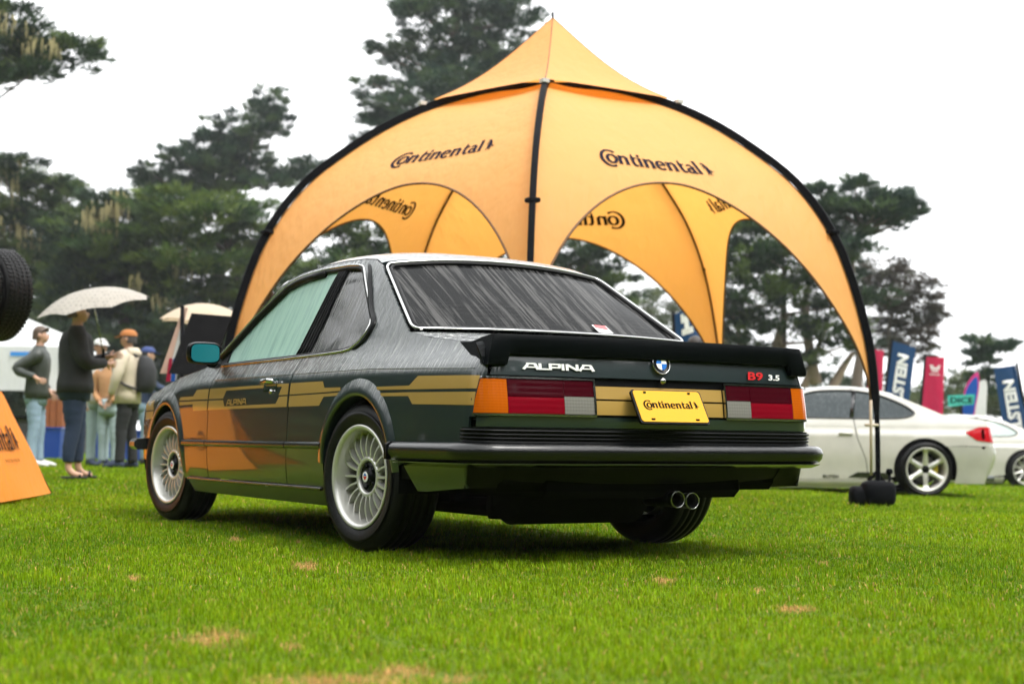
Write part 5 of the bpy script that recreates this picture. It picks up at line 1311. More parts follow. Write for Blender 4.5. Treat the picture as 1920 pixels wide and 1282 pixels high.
def white_coupe(label, loc, head, wheel, glass, decals):
    b = E92; c = thing('white_coupe', label, 'car', loc, head)
    ar, rr, rf = (0, .33), .372, (2.76, .33)
    zt = lambda x: float(b.ze(x)); t0 = b.xc-b.lc
    win = smooth_line([(2.0, .945), (1.45, .935), (.9, .93), (.45, .932), (.22, .945), (.115, .985), (.12, 1.03), (.25, 1.115), (.50, 1.215), (.75, 1.262), (1.0, 1.272), (1.25, 1.258), (1.42, 1.215), (1.72, 1.08)], 4, True)
    out = [(.66, .20), (.70, .45), (.80, .70), (.83, .925), (.83, 1.278)]+[(x, zt(x)) for x in (.6, .45, .30, .1, -.1, -.22, -.4, -.55, -.70)]+[(t0+.28*t, .912) for t in (.8, .5, .25, 0)]
    out += [(t0-.62, .905), (t0-.62, .62), (t0, .62), (-.88, .62), (-.70, .61), (-.40, .613)]
    a0 = math.degrees(math.acos(max(-1, min(1, -.30/rr)))); out += arc(*ar, rr, 132, -14, 30)
    def split(o_, nm, m_=WPAINT, holes=()):
        g = G(); panel(g, o_, b.S, .06, flip=True, holes=holes); q = g.build(nm, m_, c); mirror_y(q, c); return q
    qh = [p for p in win if p[0] < .82]
    # the pillar-side outline goes round the glass instead of leaving a hole
    glass_rear = [p for p in win if p[0] < .83]
    i0 = max(range(len(glass_rear)), key=lambda i: (glass_rear[i][0] if glass_rear[i][1] < 1.0 else -9)); gr = glass_rear[i0:]+glass_rear[:i0]
    out2 = [(.66, .20), (.70, .45), (.80, .70), (.83, .925)]+gr+[(.83, 1.29)]+out[5:]
    split(out2, 'rear_quarter')
    split([(1.99, .20), (.67, .20), (.71, .45), (.81, .70), (.84, .922), (2.0, .935), (2.03, .70)], 'door')
    split([(2.02, .20), (2.06, .70), (2.03, .935), (2.10, .95)]+[(x, zt(x)) for x in (2.4, 2.7, 3.0, 3.2)]+[(3.54, .74), (3.54+.55, .76), (3.54+.55, .2), (3.3, .2)]+arc(*rf, rr, -12, 192, 30), 'front_wing')
    split([(.84, 1.284)]+[p for p in win[len(win)//2:] if p[0] > .84 and p[1] > 1.0]+[(2.02, .945), (2.10, .95)]+[(x, zt(x)) for x in (1.9, 1.6, 1.35, 1.05, .84)], 'roof_rail')
    split([(2.36, .10), (.40, .10), (.38, .195), (2.38, .195)], 'sill')
    # lower rear bumper, proud of the body
    g = G(); panel(g, arc(0, .33, .378, 133, 204, 14)+[(-.36, .165), (-.75, .16), (t0, .18), (t0-.62, .20), (t0-.62, .612), (t0, .612), (-.80, .612), (-.60, .602), (-.40, .605)], b.So(.006), .06, flip=True); q = g.build('rear_bumper', GREYP, c); mirror_y(q, c)
    g = G(); panel(g, win, b.So(-.008), .07, flip=True); q = g.build('side_glass', glass, c); mirror_y(q, c)
    G().tube(on(b.So(.0), win), .012, 6, closed=True).build('window_trim', WBLK, c)
    q = G().tube(on(b.So(-.002), [(.86, .935), (.80, 1.27)]), .028, 6, flat=(.4, 1)).build('window_pillar', WBLK, c)
    xs = np.linspace(.32, 1.36, 10); L = [(x, float(b.Y(x, zt(x)))-.004) for x in xs]
    g = G(); panel(g, L+[(x, -y) for x, y in reversed(L)], b.top, .10); g.build('roof', WPAINT, c)
    xs = np.linspace(2.12, 3.45, 10); L = [(x, float(b.Y(min(x, 3.2), zt(min(x, 3.2))))-.004-(max(0, x-3.2)*.8)) for x in xs]
    g = G(); panel(g, L+[(x, -y) for x, y in reversed(L)], lambda x, y: (x, y, b.ze(x)+.05*np.clip(1-np.abs(y/.8)**2.4, 0, 1)), .12); g.build('bonnet', WPAINT, c)
    xs = np.linspace(-.24, -.84, 8); L = [(x, float(b.Y(max(x, -.7), zt(x)))-.004-max(0, -.7-x)*.9) for x in xs]
    g = G(); panel(g, L+[(x, -y) for x, y in reversed(L)], lambda x, y: (x, y, b.ze(x)+.015*np.clip(1-np.abs(y/.8)**2.4, 0, 1)), .1); g.build('boot_lid', WPAINT, c)
    def quad(nm, x0, z0, x1, z1, m_):
        y0, y1 = float(b.Y(x0, z0)), float(b.Y(x1, z1)); G().grid(lambda u, v: (x0+(x1-x0)*v+.0, u*(y0+(y1-y0)*v), z0+(z1-z0)*v+.04*(1-u*u)), np.linspace(-1, 1, 12), np.linspace(0, 1, 5)).build(nm, m_, c)
    quad('rear_screen', -.22, .985, .31, 1.215, DGLASS); quad('windscreen', 2.11, .945, 1.35, 1.268, DGLASS)
    tl = [(-.48, .775), (-.66, .84), (t0+.10, .84), (t0+.02, .80), (t0+.02, .68), (t0+.10, .65), (-.62, .68)]
    g = G(); panel(g, tl, b.So(.006), .04, flip=True); q = g.build('tail_light', TAILR, c); mirror_y(q, c)
    # window line, waist crease and handle
    hd_ = on(b.So(.012), [(1.02, .745), (.95, .748), (.86, .745)]); hb_ = G().tube(hd_, .018, 6, flat=(1, .6)).build('door_handle', WPAINT, c); mirror_y(hb_, c)
    if decals:
        g = G(); panel(g, [(.42, .21), (.44, .285), (.80, .290), (.92, .225)], b.So(.003), .05, flip=True, flange=0); g.build('side_decal', WBLK, c)
        for wd_, x0 in (('BILSTEIN', 1.12), ('PIRELLI', 1.62)):
            lay_font(G(), wd_, lambda u, v, x0=x0: np.array([float(q) for q in b.So(.004)(x0-u, .235+v)]), .036, .03).build('side_lettering', WBLK, c)
    for x, y, sg in ((0, .79, 1), (0, -.79, -1), (2.76, .78, 1), (2.76, -.78, -1)): make_wheel(c, (x, y, .33), wheel, .333, .265, .252, sg)
    for cx in (0, 2.76):
        for sg in (1, -1):
            V = []; n = 18
            for i in range(n+1):
                an = R(-14+208*i/n)
                for y in (.86, .55): V.append((cx+.39*math.cos(an), sg*y, .33+.39*math.sin(an)))
            V.append((cx, sg*.55, .28)); G().add(V, [(i*2, i*2+1, i*2+3, i*2+2) for i in range(n)]+[(i*2+1, len(V)-1, i*2+3) for i in range(n)]).build('wheel_well', UNDER, c)
    for sg in (1, -1):
        for (x0, x1) in ((2.30, 1.4), (1.4, .42)):
            q = on(b.So(-.03), [(x0, .14), (x1, .14), (x1, .90), (x0, .90)]); q[:, 1] *= sg; G().add(q, [(0, 1, 2, 3)], smooth=False).build('body_lining', UNDER, c)
    G().box((1.38, 0, .24), (1.9, 1.5, .16)).build('floor_pan', UNDER, c); G().box((-.55, 0, .30), (.5, 1.3, .2)).build('rear_diffuser', UNDER, c)
    G().box((1.1, 0, .75), (2.0, 1.4, .3), bev=.05).build('cabin_tub', UNDER, c)
    for sg in (1, -1): G().lathe([(.035, 0), (.035, .2), (.03, .2), (.03, .05)], 16, Matrix.Translation((-.72, sg*.5, .22)) @ Matrix.Rotation(R(-90), 4, 'Y')).build('exhaust_tip', STEEL, c)
    return c
w0 = foot(1737, 18.5); HD = LEFT-R(1.5)     # heading left across the picture, flank towards us
p_ = foot(1735, 18.5)+FH*.8; white_coupe('white modern coupe with black side decal and silver six spoke wheels', (p_[0], p_[1], float(gz(w0[0], w0[1]))-.012), HD, 'six_spoke', DGLASS, True)
p_ = foot(1915, 28.0)+FH*.8; white_coupe('white coupe with pale windows behind the tail of the other white coupe', (p_[0], p_[1], p_[2]-.03), HD+R(4), 'mesh', LGLASS, False)

# ================================================================== banners
NAVYF = fabric('navy_flag', (.012, .045, .12), (.015, .06, .16), .3); REDF = fabric('red_flag', (.42, .015, .06), (.5, .02, .08), .3); BLUEF = fabric('blue_flag', (.02, .12, .50), (.02, .12, .5), .3); WHITEF = fabric('white_flag', (.70, .70, .72), (.7, .7, .72), .3); PINKF = fabric('pink_flag', (.60, .05, .22), (.6, .05, .22), .3)
TEALF = mat('teal_board', (.05, .42, .34), .5)
def banner(label, corners, D, m_, text=None, tsize=.3, tpos=.5, tm=None, lines=(), tcol=None, edge=0):
    """corners: pixels TL, TR, BR, BL of the cloth; stands on a pole with a foot"""
    C4 = [atD(px, py, D) for px, py in corners]; e_ = C4[3]-C4[0] if edge == 0 else C4[2]-C4[1]; bot = C4[3] if edge == 0 else C4[2]
    base = np.array([bot[0], bot[1], 0]); base[2] = float(gz(base[0], base[1])); t = thing('flag_banner', label, 'flag', base); base = np.array(base)
    topp = C4[0] if edge == 0 else C4[1]
    G().tube([(0, 0, 0), tuple((bot-base)*1.0), tuple(topp-base+np.array([0, 0, .05]))], .025, 8).build('pole', SLEEVE, t)
    G().lathe([(.0001, .05), (.05, .05), (.22, .02), (.22, 0)], 16).build('foot', SLEEVE, t)
    def f(u, v, o=0.0):
        p = C4[3]*(1-u)*(1-v)+C4[2]*u*(1-v)+C4[1]*u*v+C4[0]*(1-u)*v; return p-base+FH*(.06*math.sin(u*5+v*3)*u-o)
    cl = G().grid(f, np.linspace(0, 1, 10), np.linspace(0, 1, 20)).build('cloth', m_, t)
    Wm = np.linalg.norm(C4[1]-C4[0]); Hm = np.linalg.norm(C4[3]-C4[0])
    if text:
        lay_font(G(), text, lambda x, y: f(.5-y/Wm, tpos+x/Hm, .02), tsize, .05, shear=.0, sx=1.08).build('flag_lettering', tm or WHITE, cl)
    for (u0, v0, u1, v1) in lines:
        G().add([f(u0, v0, .02), f(u1, v0, .02), f(u1, v1, .02), f(u0, v1, .02)], [(0, 1, 2, 3)]).build('flag_print', WHITE, cl)
    return t
banner('navy flag with white letters above the roof of the white coupe', [(1673, 639), (1719, 652), (1700, 775), (1656, 762)], 30, NAVYF, 'BILSTEIN', .20, .40)
banner('navy flag with white letters beside the second white coupe', [(1863, 690), (1906, 684), (1930, 812), (1884, 820)], 30, NAVYF, 'BILSTEIN', .20, .38, edge=1)
banner('red flag with pale print between the navy flag and the blue feather flag', [(1735, 669), (1773, 669), (1766, 790), (1725, 780)], 30, REDF, lines=[(.28, .80, .72, .83), (.24, .84, .76, .865), (.34, .76, .66, .78), (.25, .71, .75, .722)])
banner('plain red flag showing behind the right leg of the dome tent', [(1634, 655), (1659, 657), (1652, 760), (1620, 760)], 32, REDF)
banner('dark navy flag with white emblem inside the tent beyond the coupe', [(1262, 590), (1305, 572), (1322, 690), (1268, 700)], 24, NAVYF, lines=[(.42, .66, .60, .90), (.30, .60, .75, .70), (.30, .80, .42, .95), (.62, .80, .75, .95)])
def feather(label, pts, base_px, D, m_, m2=None):
    P = [atD(px, py, D) for px, py in smooth_line(pts, 4, True)]; base = foot(base_px, D); t = thing('feather_flag', label, 'flag', base)
    c_ = sum(P)/len(P); n = len(P); V = [p-base for p in P]+[c_-base]
    cl = G().add(V, [(i, (i+1) % n, n) for i in range(n)]).build('cloth', m_, t)
    if m2: G().add([c_+(p-c_)*.80-base-FH*.02 for p in P]+[c_-base-FH*.02], [(i, (i+1) % n, n) for i in range(n)]).build('cloth_field', m2, cl)
    lo = min(P, key=lambda p: p[2])
    G().tube([(0, 0, 0), lo-base], .02, 6).build('pole', SLEEVE, t)
feather('blue feather flag with pink edge beside the teal sign', [(1834, 698), (1822, 706), (1810, 726), (1804, 752), (1802, 784), (1824, 786), (1830, 760), (1836, 725)], 1812, 31, PINKF, BLUEF)
feather('white feather flag beside the blue feather flag', [(1847, 712), (1835, 718), (1829, 745), (1826, 786), (1846, 788), (1850, 750), (1851, 722)], 1836, 32, WHITEF)
sg_ = foot(1803, 29); t = thing('sign_board', 'small teal sign with dark letters on a post behind the white coupe', 'sign', sg_)
c4 = [atD(px, py, 29)-sg_ for px, py in ((1778, 741), (1828, 739), (1826, 758), (1779, 762))]
G().add(c4+[c+FH*.05 for c in c4], [(0, 1, 2, 3), (7, 6, 5, 4), (0, 4, 5, 1), (1, 5, 6, 2), (2, 6, 7, 3), (3, 7, 4, 0)], smooth=False).build('panel', TEALF, t)
G().tube([(0, 0, 0), (c4[2]+c4[3])/2], .03, 6).build('post', SLEEVE, t)
lay_font(G(), 'DICE', lambda x, y: (c4[0]+c4[1]+c4[2]+c4[3])/4+RH*x+np.array([0, 0, y])-FH*.02, .11, .02, sx=1.3).build('sign_lettering', INK, t)

# ================================================================== display things on the left
A_, B_ = ground_at(-75, 962), ground_at(97, 929)
dr = (B_-A_); Lb = np.linalg.norm(dr); dr = dr/Lb; nr = np.cross(dr, [0, 0, 1.]); nr = nr if nr@RH > 0 else -nr
ab = thing('banner_stand', 'orange A frame banner stand with black lettering on the lawn', 'banner stand', (A_+B_)/2-nr*.264)
ORB = fabric('orange_banner', (.85, .27, .014), (.85, .28, .01), .25)
def board(u, v, side=1, o=0.0):
    """u -1..1 along, v 0..1 up; the two faces lean together at the top"""
    hw = Lb/2*(1-.44*v); return dr*u*hw+nr*side*(.26*(1-v)+.004+o)+np.array([0, 0, .02+.755*v])
for sd in (1, -1):
    fc = G().grid(lambda u, v: board(u, v, sd, .006*math.sin(u*4+v*9)*(1-v)), np.linspace(-1, 1, 12), np.linspace(0, 1, 10)).build('banner_face', ORB, ab)
    pl, wl_ = continental(); k_ = 1.45/wl_
    lay_shape(G(), pl, lambda u, v: board((u-wl_/2)*k_/(Lb/2*.78)*sd+.02*sd, .45+v*k_*1.05, sd, .012)).build('banner_lettering', INK, fc)
    lay_font(G(), 'THE FUTURE IN MOTION', lambda x, y: board(x/(Lb/2*.8)*sd+.3*sd, .35+y, sd, .012), .028, 0).build('banner_lettering', INK, fc)
for u in (-1, 1):
    for sd in (1, -1): G().tube([board(u, 0, sd, -.012), board(u, 1, sd, -.012)], .012, 6).build('frame_tube', SLEEVE, ab)
# tyres on a display post
tyc = atD(-14, 552, 11.2); pb = foot(-95, 11.3); tr_ = thing('tyre_rack', 'black display post carrying two tyres beside the orange banner stand', 'display rack', pb)
G().tube([(0, 0, 0), (0, 0, 1.62)], .04, 8).build('post', SLEEVE, tr_); G().box((0, 0, .015), (.6, .6, .03)).build('base_plate', SLEEVE, tr_)
axd = (-FH*.82-RH*.57); axd /= np.linalg.norm(axd)
G().tube([np.array([0, 0, 1.46]), tyc-pb, tyc-pb+axd*.35], .03, 8).build('arm', SLEEVE, tr_)
def loose_tyre(label, c):
    t = thing('tyre', label, 'tyre', c); q = Vector(axd).to_track_quat('Z', 'Y'); t.rotation_mode = 'QUATERNION'; t.rotation_quaternion = q
    tyre_mesh(.338, .235, .225, 72).build('carcass', RUBBER, t)
    # slanted tread blocks between the grooves
    V = [(.3385, -.010, -.018), (.3385, .006, -.018), (.3385, .012, .018), (.3385, -.004, .018), (.331, -.010, -.018), (.331, .006, -.018), (.331, .012, .018), (.331, -.004, .018)]
    F = [(0, 1, 2, 3), (4, 7, 6, 5), (0, 4, 5, 1), (1, 5, 6, 2), (2, 6, 7, 3), (3, 7, 4, 0)]; g = G()
    for z_ in (-.082, -.040, 0, .040, .082):
        for k in range(64):
            a = 2*math.pi*(k+.5*(z_ > 0))/64; ca, sa = math.cos(a), math.sin(a); s_ = -1 if z_ < 0 else 1
            g.add([(x*ca-y*s_*sa, x*sa+y*s_*ca, z+z_) for x, y, z in V], F if s_ > 0 else [tuple(reversed(f)) for f in F], smooth=False)
    g.build('tread', RUBBER, t).__setitem__('kind', 'stuff')
loose_tyre('black tyre with blocky tread on the display post, the rear of the pair', tyc); loose_tyre('black tyre on the display post, the outer of the pair', tyc+axd*.27)
# black board leaning on an easel behind the coupe's mirror
Db = 12.6; bb = foot(372, Db+.2); t = thing('display_board', 'plain black display board tilted on an easel behind the door mirror', 'board', bb)
c4 = [atD(px, py, Db+dd)-bb for px, py, dd in ((359, 587, .15), (435, 593, .15), (392, 705, -.1), (316, 700, -.1))]
G().add(c4+[c+FH*.03 for c in c4], [(0, 1, 2, 3), (7, 6, 5, 4), (0, 4, 5, 1), (1, 5, 6, 2), (2, 6, 7, 3), (3, 7, 4, 0)], smooth=False).build('panel', mat('black_board', (.003, .003, .0035), .75, spec=.1), t)
for a, b in ((c4[0]*.7+c4[1]*.3, -.15), (c4[0]*.3+c4[1]*.7, .15)): G().tube([a+FH*.05, (RH*b)+FH*.25*0], .015, 6).build('easel_leg', SLEEVE, t)
G().tube([(c4[0]+c4[1])/2+FH*.05, FH*.5], .015, 6).build('easel_leg', SLEEVE, t)
pq = foot(345, 13.4); t = thing('striped_banner', 'white banner with red and blue slanted stripes behind the coupe bonnet', 'banner', pq)
c_ = lambda px, py: atD(px, py, 13.4)-pq
for nm, cs, m_ in (('cloth', [(343, 577), (352, 577), (322, 700), (300, 700)], mat('banner_pink', (.55, .36, .30), .7)), ('cloth', [(342, 600), (344, 640), (330, 715), (312, 715)], WHITEF), ('stripe', [(318, 672), (324, 672), (320, 715), (312, 715)], REDF), ('stripe', [(326, 672), (332, 672), (329, 715), (321, 715)], BLUEF)):
    o_ = .02 if nm == 'stripe' else (0.0 if cs[0][0] == 343 else .01); q = [c_(*p)-FH*o_ for p in cs]; G().add(q+[p+FH*.006 for p in q], [(0, 1, 2, 3), (7, 6, 5, 4), (0, 4, 5, 1), (1, 5, 6, 2), (2, 6, 7, 3), (3, 7, 4, 0)], smooth=False).build(nm, m_, t)
G().tube([c_(342, 574), (0, 0, 0)], .018, 6).build('pole', SLEEVE, t)
# white gazebo with lettering
gp = foot(-30, 31); t = thing('white_gazebo', 'white pop up gazebo with dark lettering on its skirt', 'gazebo', gp)
WG = fabric('white_gazebo_cloth', (.74, .74, .77), (.7, .7, .74), .35); hw = 2.0
Rz = lambda x, y, z: RH*x+FH*y+np.array([0, 0, z])
for k, (a, b) in enumerate((((-hw, -1.6), (hw, -1.6)), ((hw, -1.6), (hw, 3.4)), ((hw, 3.4), (-hw, 3.4)), ((-hw, 3.4), (-hw, -1.6)))):
    G().add([Rz(*a, 2.05), Rz(*b, 2.05), Rz(0, .9, 3.0)], [(0, 1, 2)], smooth=False).build('roof_panel', WG, t)
    sk = G().add([Rz(*a, 1.20 if k == 0 else 1.7), Rz(*b, 1.20 if k == 0 else 1.7), Rz(*b, 2.04), Rz(*a, 2.04)], [(0, 1, 2, 3)], smooth=False).build('skirt', WG, t)
    if k == 0:
        lay_font(G(), 'BMW', lambda x, y: Rz(.42+x, -1.63, 1.47+y), .17, .01, spacing=1.25).build('skirt_lettering', INK, sk)
        G().add([Rz(1.05, -1.63, 1.86), Rz(1.55, -1.63, 1.86), Rz(1.55, -1.63, 1.94), Rz(1.05, -1.63, 1.94)], [(0, 1, 2, 3)], smooth=False).build('skirt_stripe', mat('blue_ink', (.03, .22, .62), .5), sk)
for x, y in ((-hw, -1.6), (hw, -1.6), (hw, 3.4), (-hw, 3.4)): G().tube([Rz(x, y, -.1), Rz(x, y, 2.05)], .03, 6).build('leg', STEEL, t)
tb = foot(80, 30.2); t = thing('display_table', 'dark covered table under the white gazebo', 'table', tb, YAW)
G().box((0, 0, .72), (.7, 2.6, .04), bev=.01).build('table_top', SLEEVE, t)
for y in (-1.2, 1.2):
    for x in (-.3, .3): G().tube([(x, y, -.05), (x, y, .71)], .02, 6).build('leg', STEEL, t)
G().box((.1, 0, .36), (.6, 2.5, .66)).build('table_cloth', mat('grey_cloth', (.10, .10, .11), .8), t)
bx_ = foot(100, 29.3); t = thing('wooden_crate', 'brown wooden crate on end beside the dark table', 'crate', bx_, YAW)
for k in range(4): G().box((0, -.19+.127*k, .78), (.34, .118, .55), bev=.01).build('plank', mat('brown_wood', (.22, .065, .02), .6, var=.3), t)
G().box((0, 0, .25), (.36, .54, .50), bev=.01).build('lower_box', mat('dark_wood', (.05, .03, .02), .6), t)
def tub(label, px, D, w, h):
    q = foot(px, D); t = thing('blue_tub', label, 'tub', q, YAW, None); m_ = mat('blue_plastic', (.010, .045, .26), .4, coat=.2)
    G().lathe([(w*.44, 0), (w*.5, h), (w*.53, h), (w*.53, h-.03), (w*.50, h-.035)], 4, Matrix.Rotation(R(45), 4, 'Z')).build('tub_wall', m_, t, sharp=20); G().box((0, 0, h-.015), (w*.72, w*.72, .03), bev=.01).build('lid', m_, t)
tub('blue plastic tub on the lawn beside the man in olive jacket', 97, 25.5, .72, .52); tub('blue plastic tub behind the legs of the beige hoodie man', 210, 26, .72, .50); tub('blue plastic tub beside the front bumper of the green coupe', 268, 25, .62, .50)

# ================================================================== trees
BARK = mat('bark', (.10, .075, .06), .9, var=.4, vscale=3, bump=.8, bscale=9); BARKP = mat('pale_bark', (.26, .19, .15), .9, var=.35, vscale=3, bump=.8, bscale=9)
def leaf_mat(name):
    m = bpy.data.materials.new(name); m.use_nodes = True; k = NT(m); b = k.bsdf; a = k.add('VertexColor'); a.layer_name = 'leaf'
    k.ln(a.outputs['Color'], b.inputs['Base Color']); b.inputs['Roughness'].default_value = .6; b.inputs['Specular IOR Level'].default_value = .25
    t = k.add('BsdfTranslucent'); k.ln(a.outputs['Color'], t.inputs['Color']); ms = k.add('MixShader'); ms.inputs[0].default_value = .25
    k.ln(b.outputs[0], ms.inputs[1]); k.ln(t.outputs[0], ms.inputs[2]); k.ln(ms.outputs[0], k.n['Material Output'].inputs['Surface']); return m
LEAF = leaf_mat('foliage')
def leaf_mesh(name, cen, dirs, ln, wd, colr):
    """one thin three-cornered spray per entry"""
    n = len(cen); rv = rng.normal(size=(n, 3)); sd = np.cross(dirs, rv); sd /= np.linalg.norm(sd, axis=1)[:, None]+1e-9
    a = cen-sd*wd[:, None]/2; b = cen+sd*wd[:, None]/2; c = cen+dirs*ln[:, None]
    V = np.stack([a, b, c], 1).reshape(-1, 3); me = bpy.data.meshes.new(name); me.vertices.add(3*n); me.vertices.foreach_set('co', V.ravel()); me.loops.add(3*n); me.loops.foreach_set('vertex_index', np.arange(3*n))
    me.polygons.add(n); me.polygons.foreach_set('loop_start', np.arange(n)*3); me.update()
    at = me.color_attributes.new('leaf', 'FLOAT_COLOR', 'POINT'); C_ = np.ones((n, 3, 4)); C_[:, :, :3] = colr[:, None, :]; at.data.foreach_set('color', C_.ravel()); me.materials.append(LEAF); return me
NTRI = [0]
def tree(name, label, trunk_px, D, pads, pal, lichen=(), bark=None, dens=1.0, trunk_r=.45, trunk_top=None, group=None, spray=(.36, .075), limbs=True, bare=(), up=.25):
    """pads: (px, py, half width, half height) of the foliage plates, in pixels of the photograph at distance D"""
    base = foot(trunk_px, D); sc_ = D/FPX; t = thing(name, label, 'tree', base, 0, group)
    pal = [np.array(c) for c in pal]; CE = []; DI = []; LN = []; WD = []; CO = []; tips = []
    zmax = max((atD(px, py, D)[2]) for px, py, _, _ in pads)
    for px, py, rx, ry in pads:
        c = atD(px, py, D)+FH*rng.uniform(-.7, .7)*rx*sc_; ax_ = rx*sc_*1.12; az_ = ry*sc_*1.25; ay_ = max(ax_*.75, 1.2); tips.append(c)
        ncl = int(max(10, (ax_*ay_*5.5+ax_*az_*15)*dens)); q = rng.normal(size=(ncl, 3)); q /= np.linalg.norm(q, axis=1)[:, None]; q *= rng.random((ncl, 1))**.45
        cc = c+RH*(q[:, :1]*ax_)+FH*(q[:, 1:2]*ay_)+np.array([0, 0, 1.])*(q[:, 2:]*az_)
        out = q.copy(); shade = rng.random(ncl)
        for i in range(ncl):
            m = int(rng.integers(46, 70)*dens**.3); rr = rng.uniform(.28, .62)*min(1.0, .55+ax_*.25)
            p = rng.normal(size=(m, 3)); p /= np.linalg.norm(p, axis=1)[:, None]; p *= (rng.random((m, 1))**.5)*rr; p[:, 2] *= .45
            # clumps are drawn out away from the trunk
            od = RH*q[i, 0]+FH*q[i, 1]+np.array([0, 0, .15]); od = od/(np.linalg.norm(od)+1e-6); p += od*(rng.random((m, 1))**1.5)*rr*.9
            d = p/(np.linalg.norm(p, axis=1)[:, None]+1e-6)*.7+od*.7+rng.normal(size=(m, 3))*.3+np.array([0, 0, up]); d /= np.linalg.norm(d, axis=1)[:, None]
            CE.append(cc[i]+p-base); DI.append(d); LN.append(rng.uniform(.6, 1.3, m)*spray[0]); WD.append(rng.uniform(.7, 1.3, m)*spray[1])
            k = shade[i]; k = min(1, max(0, k**1.5*.9+rng.uniform(-.1, .25)*.6)); c0 = pal[0]*(1-k)+pal[1]*k
            if len(pal) > 2 and rng.random() < .26: c0 = c0*.4+pal[2]*.6
            CO.append(c0*rng.uniform(.75, 1.25, (m, 1)))
    CE = np.concatenate(CE); n = len(CE); NTRI[0] += n
    o = obj('crown', leaf_mesh('crown', CE, np.concatenate(DI), np.concatenate(LN), np.concatenate(WD), np.concatenate(CO)), t); o['kind'] = 'stuff'
    bk_ = bark or BARK; zt_ = (zmax-base[2])*(.86 if trunk_top is None else trunk_top); tc = np.mean(tips, 0)-base; pts = [(0, 0, -.2)]
    for k in range(1, 7):
        f = k/6; pts.append((tc[0]*f*.55+rng.normal()*.12, tc[1]*f*.4+rng.normal()*.12, zt_*f))
    G().tube(smooth_line(pts, 4), list(np.linspace(trunk_r, trunk_r*.16, 25)), 9).build('trunk', bk_, t)
    if limbs:
        for c in tips:
            e = c-base; f = min(.95, max(.18, (e[2]-.25*np.hypot(e[0], e[1]))/zt_)); i = min(5, int(f*6)); st = np.array(pts[i])*(1-(f*6-i))+np.array(pts[i+1])*(f*6-i)
            md_ = st*.45+e*.55+np.array([0, 0, -.10*np.linalg.norm(e-st)])+rng.normal(size=3)*.15
            G().tube(smooth_line([st, md_, e], 4), list(np.linspace(trunk_r*.38*(1-.6*f), .03, 9)), 6).build('limb', bk_, t)
    for seg, r_ in bare:
        P = [atD(px, py, D)-base for px, py in seg]; G().tube(smooth_line(P, 4), list(np.linspace(r_, r_*.35, len(smooth_line(P, 4)))), 7).build('dead_limb', BARKP, t)
    if len(lichen):
        g = G()
        for px, py, w, h in lichen:
            for _ in range(int(8+w*1.1)):
                c = atD(px+rng.uniform(-w, w), py+rng.uniform(-4, 16), D)-base-FH*rng.uniform(0, 2.0); L_ = h*sc_*rng.uniform(.15, 1.0)**1.4; wd_ = rng.uniform(.025, .07); s_ = RH*wd_
                g.add([c-s_, c+s_, c+s_*rng.uniform(.2, .8)-np.array([0, 0, L_*.6]), c-s_*.4-np.array([0, 0, L_*.7]), c+RH*rng.normal()*.06-np.array([0, 0, L_])], [(0, 1, 2, 3), (3, 2, 4)], smooth=False)
        o = g.build('lichen', mat('hanging_lichen', (.30, .26, .12), .9, var=.3), t); o['kind'] = 'stuff'
    return t
DK = [(.007, .022, .014), (.044, .088, .028), (.125, .180, .036)]; MID = [(.010, .030, .022), (.042, .082, .044), (.085, .130, .048)]; BR = [(.030, .026, .020), (.075, .055, .040), (.05, .06, .03)]; LG = [(.05, .075, .03), (.10, .13, .045), (.14, .15, .06)]
random.seed(3)
# overhanging branches of a cypress standing left of the picture
tree('cypress_tree', 'cypress with layered dark branches and hanging lichen reaching in over the lawn', -330, 62,
     [(60, 95, 115, 22), (130, 78, 46, 14), (30, 70, 70, 22), (0, 128, 90, 26), (70, 140, 45, 14), (12, 22, 60, 12), (-60, 60, 120, 40), (-120, 140, 140, 50), (-180, 20, 150, 60), (-300, -60, 200, 90), (-420, 100, 160, 80)],
     DK, [(45, 55, 30, 30), (10, 30, 20, 40), (95, 90, 30, 34)], group=None, trunk_r=.55)
# the big bank of cypress on the left
tree('cypress_tree', 'dark cypress draped with pale lichen behind the tyres at the edge of the lawn', 30, 78,
     [(20, 320, 70, 26), (70, 345, 70, 20), (120, 345, 34, 9), (10, 390, 90, 40), (80, 400, 80, 34), (140, 365, 22, 6), (30, 460, 100, 40), (60, 530, 110, 50), (20, 600, 120, 50), (110, 470, 70, 40), (130, 420, 60, 30), (150, 500, 70, 40), (100, 580, 100, 50), (100, 640, 120, 50), (40, 700, 140, 60), (-80, 380, 110, 60), (-90, 520, 130, 80), (-60, 660, 130, 80)],
     DK, [(28, 310, 30, 90), (40, 420, 20, 80), (75, 440, 14, 70)], trunk_r=.6, bare=[([(55, 600), (52, 520), (68, 460), (90, 420)], .18), ([(55, 560), (40, 500), (45, 440)], .12)])
tree('cypress_tree', 'broad cypress with pale lichen curtains behind the umbrella', 230, 72,
     [(215, 378, 60, 14), (180, 400, 50, 20), (260, 385, 60, 16), (230, 430, 80, 26), (150, 430, 60, 24), (290, 470, 80, 34), (230, 470, 90, 30), (160, 470, 60, 34), (160, 520, 80, 34), (290, 540, 80, 34), (230, 610, 120, 40), (220, 500, 90, 30), (300, 420, 60, 22), (160, 560, 90, 40), (260, 570, 90, 36), (190, 640, 110, 50), (280, 660, 90, 50), (230, 740, 130, 50)],
     DK, [(215, 385, 22, 90), (240, 372, 16, 70), (205, 420, 16, 60), (190, 400, 14, 60), (170, 420, 18, 40)], trunk_r=.5)
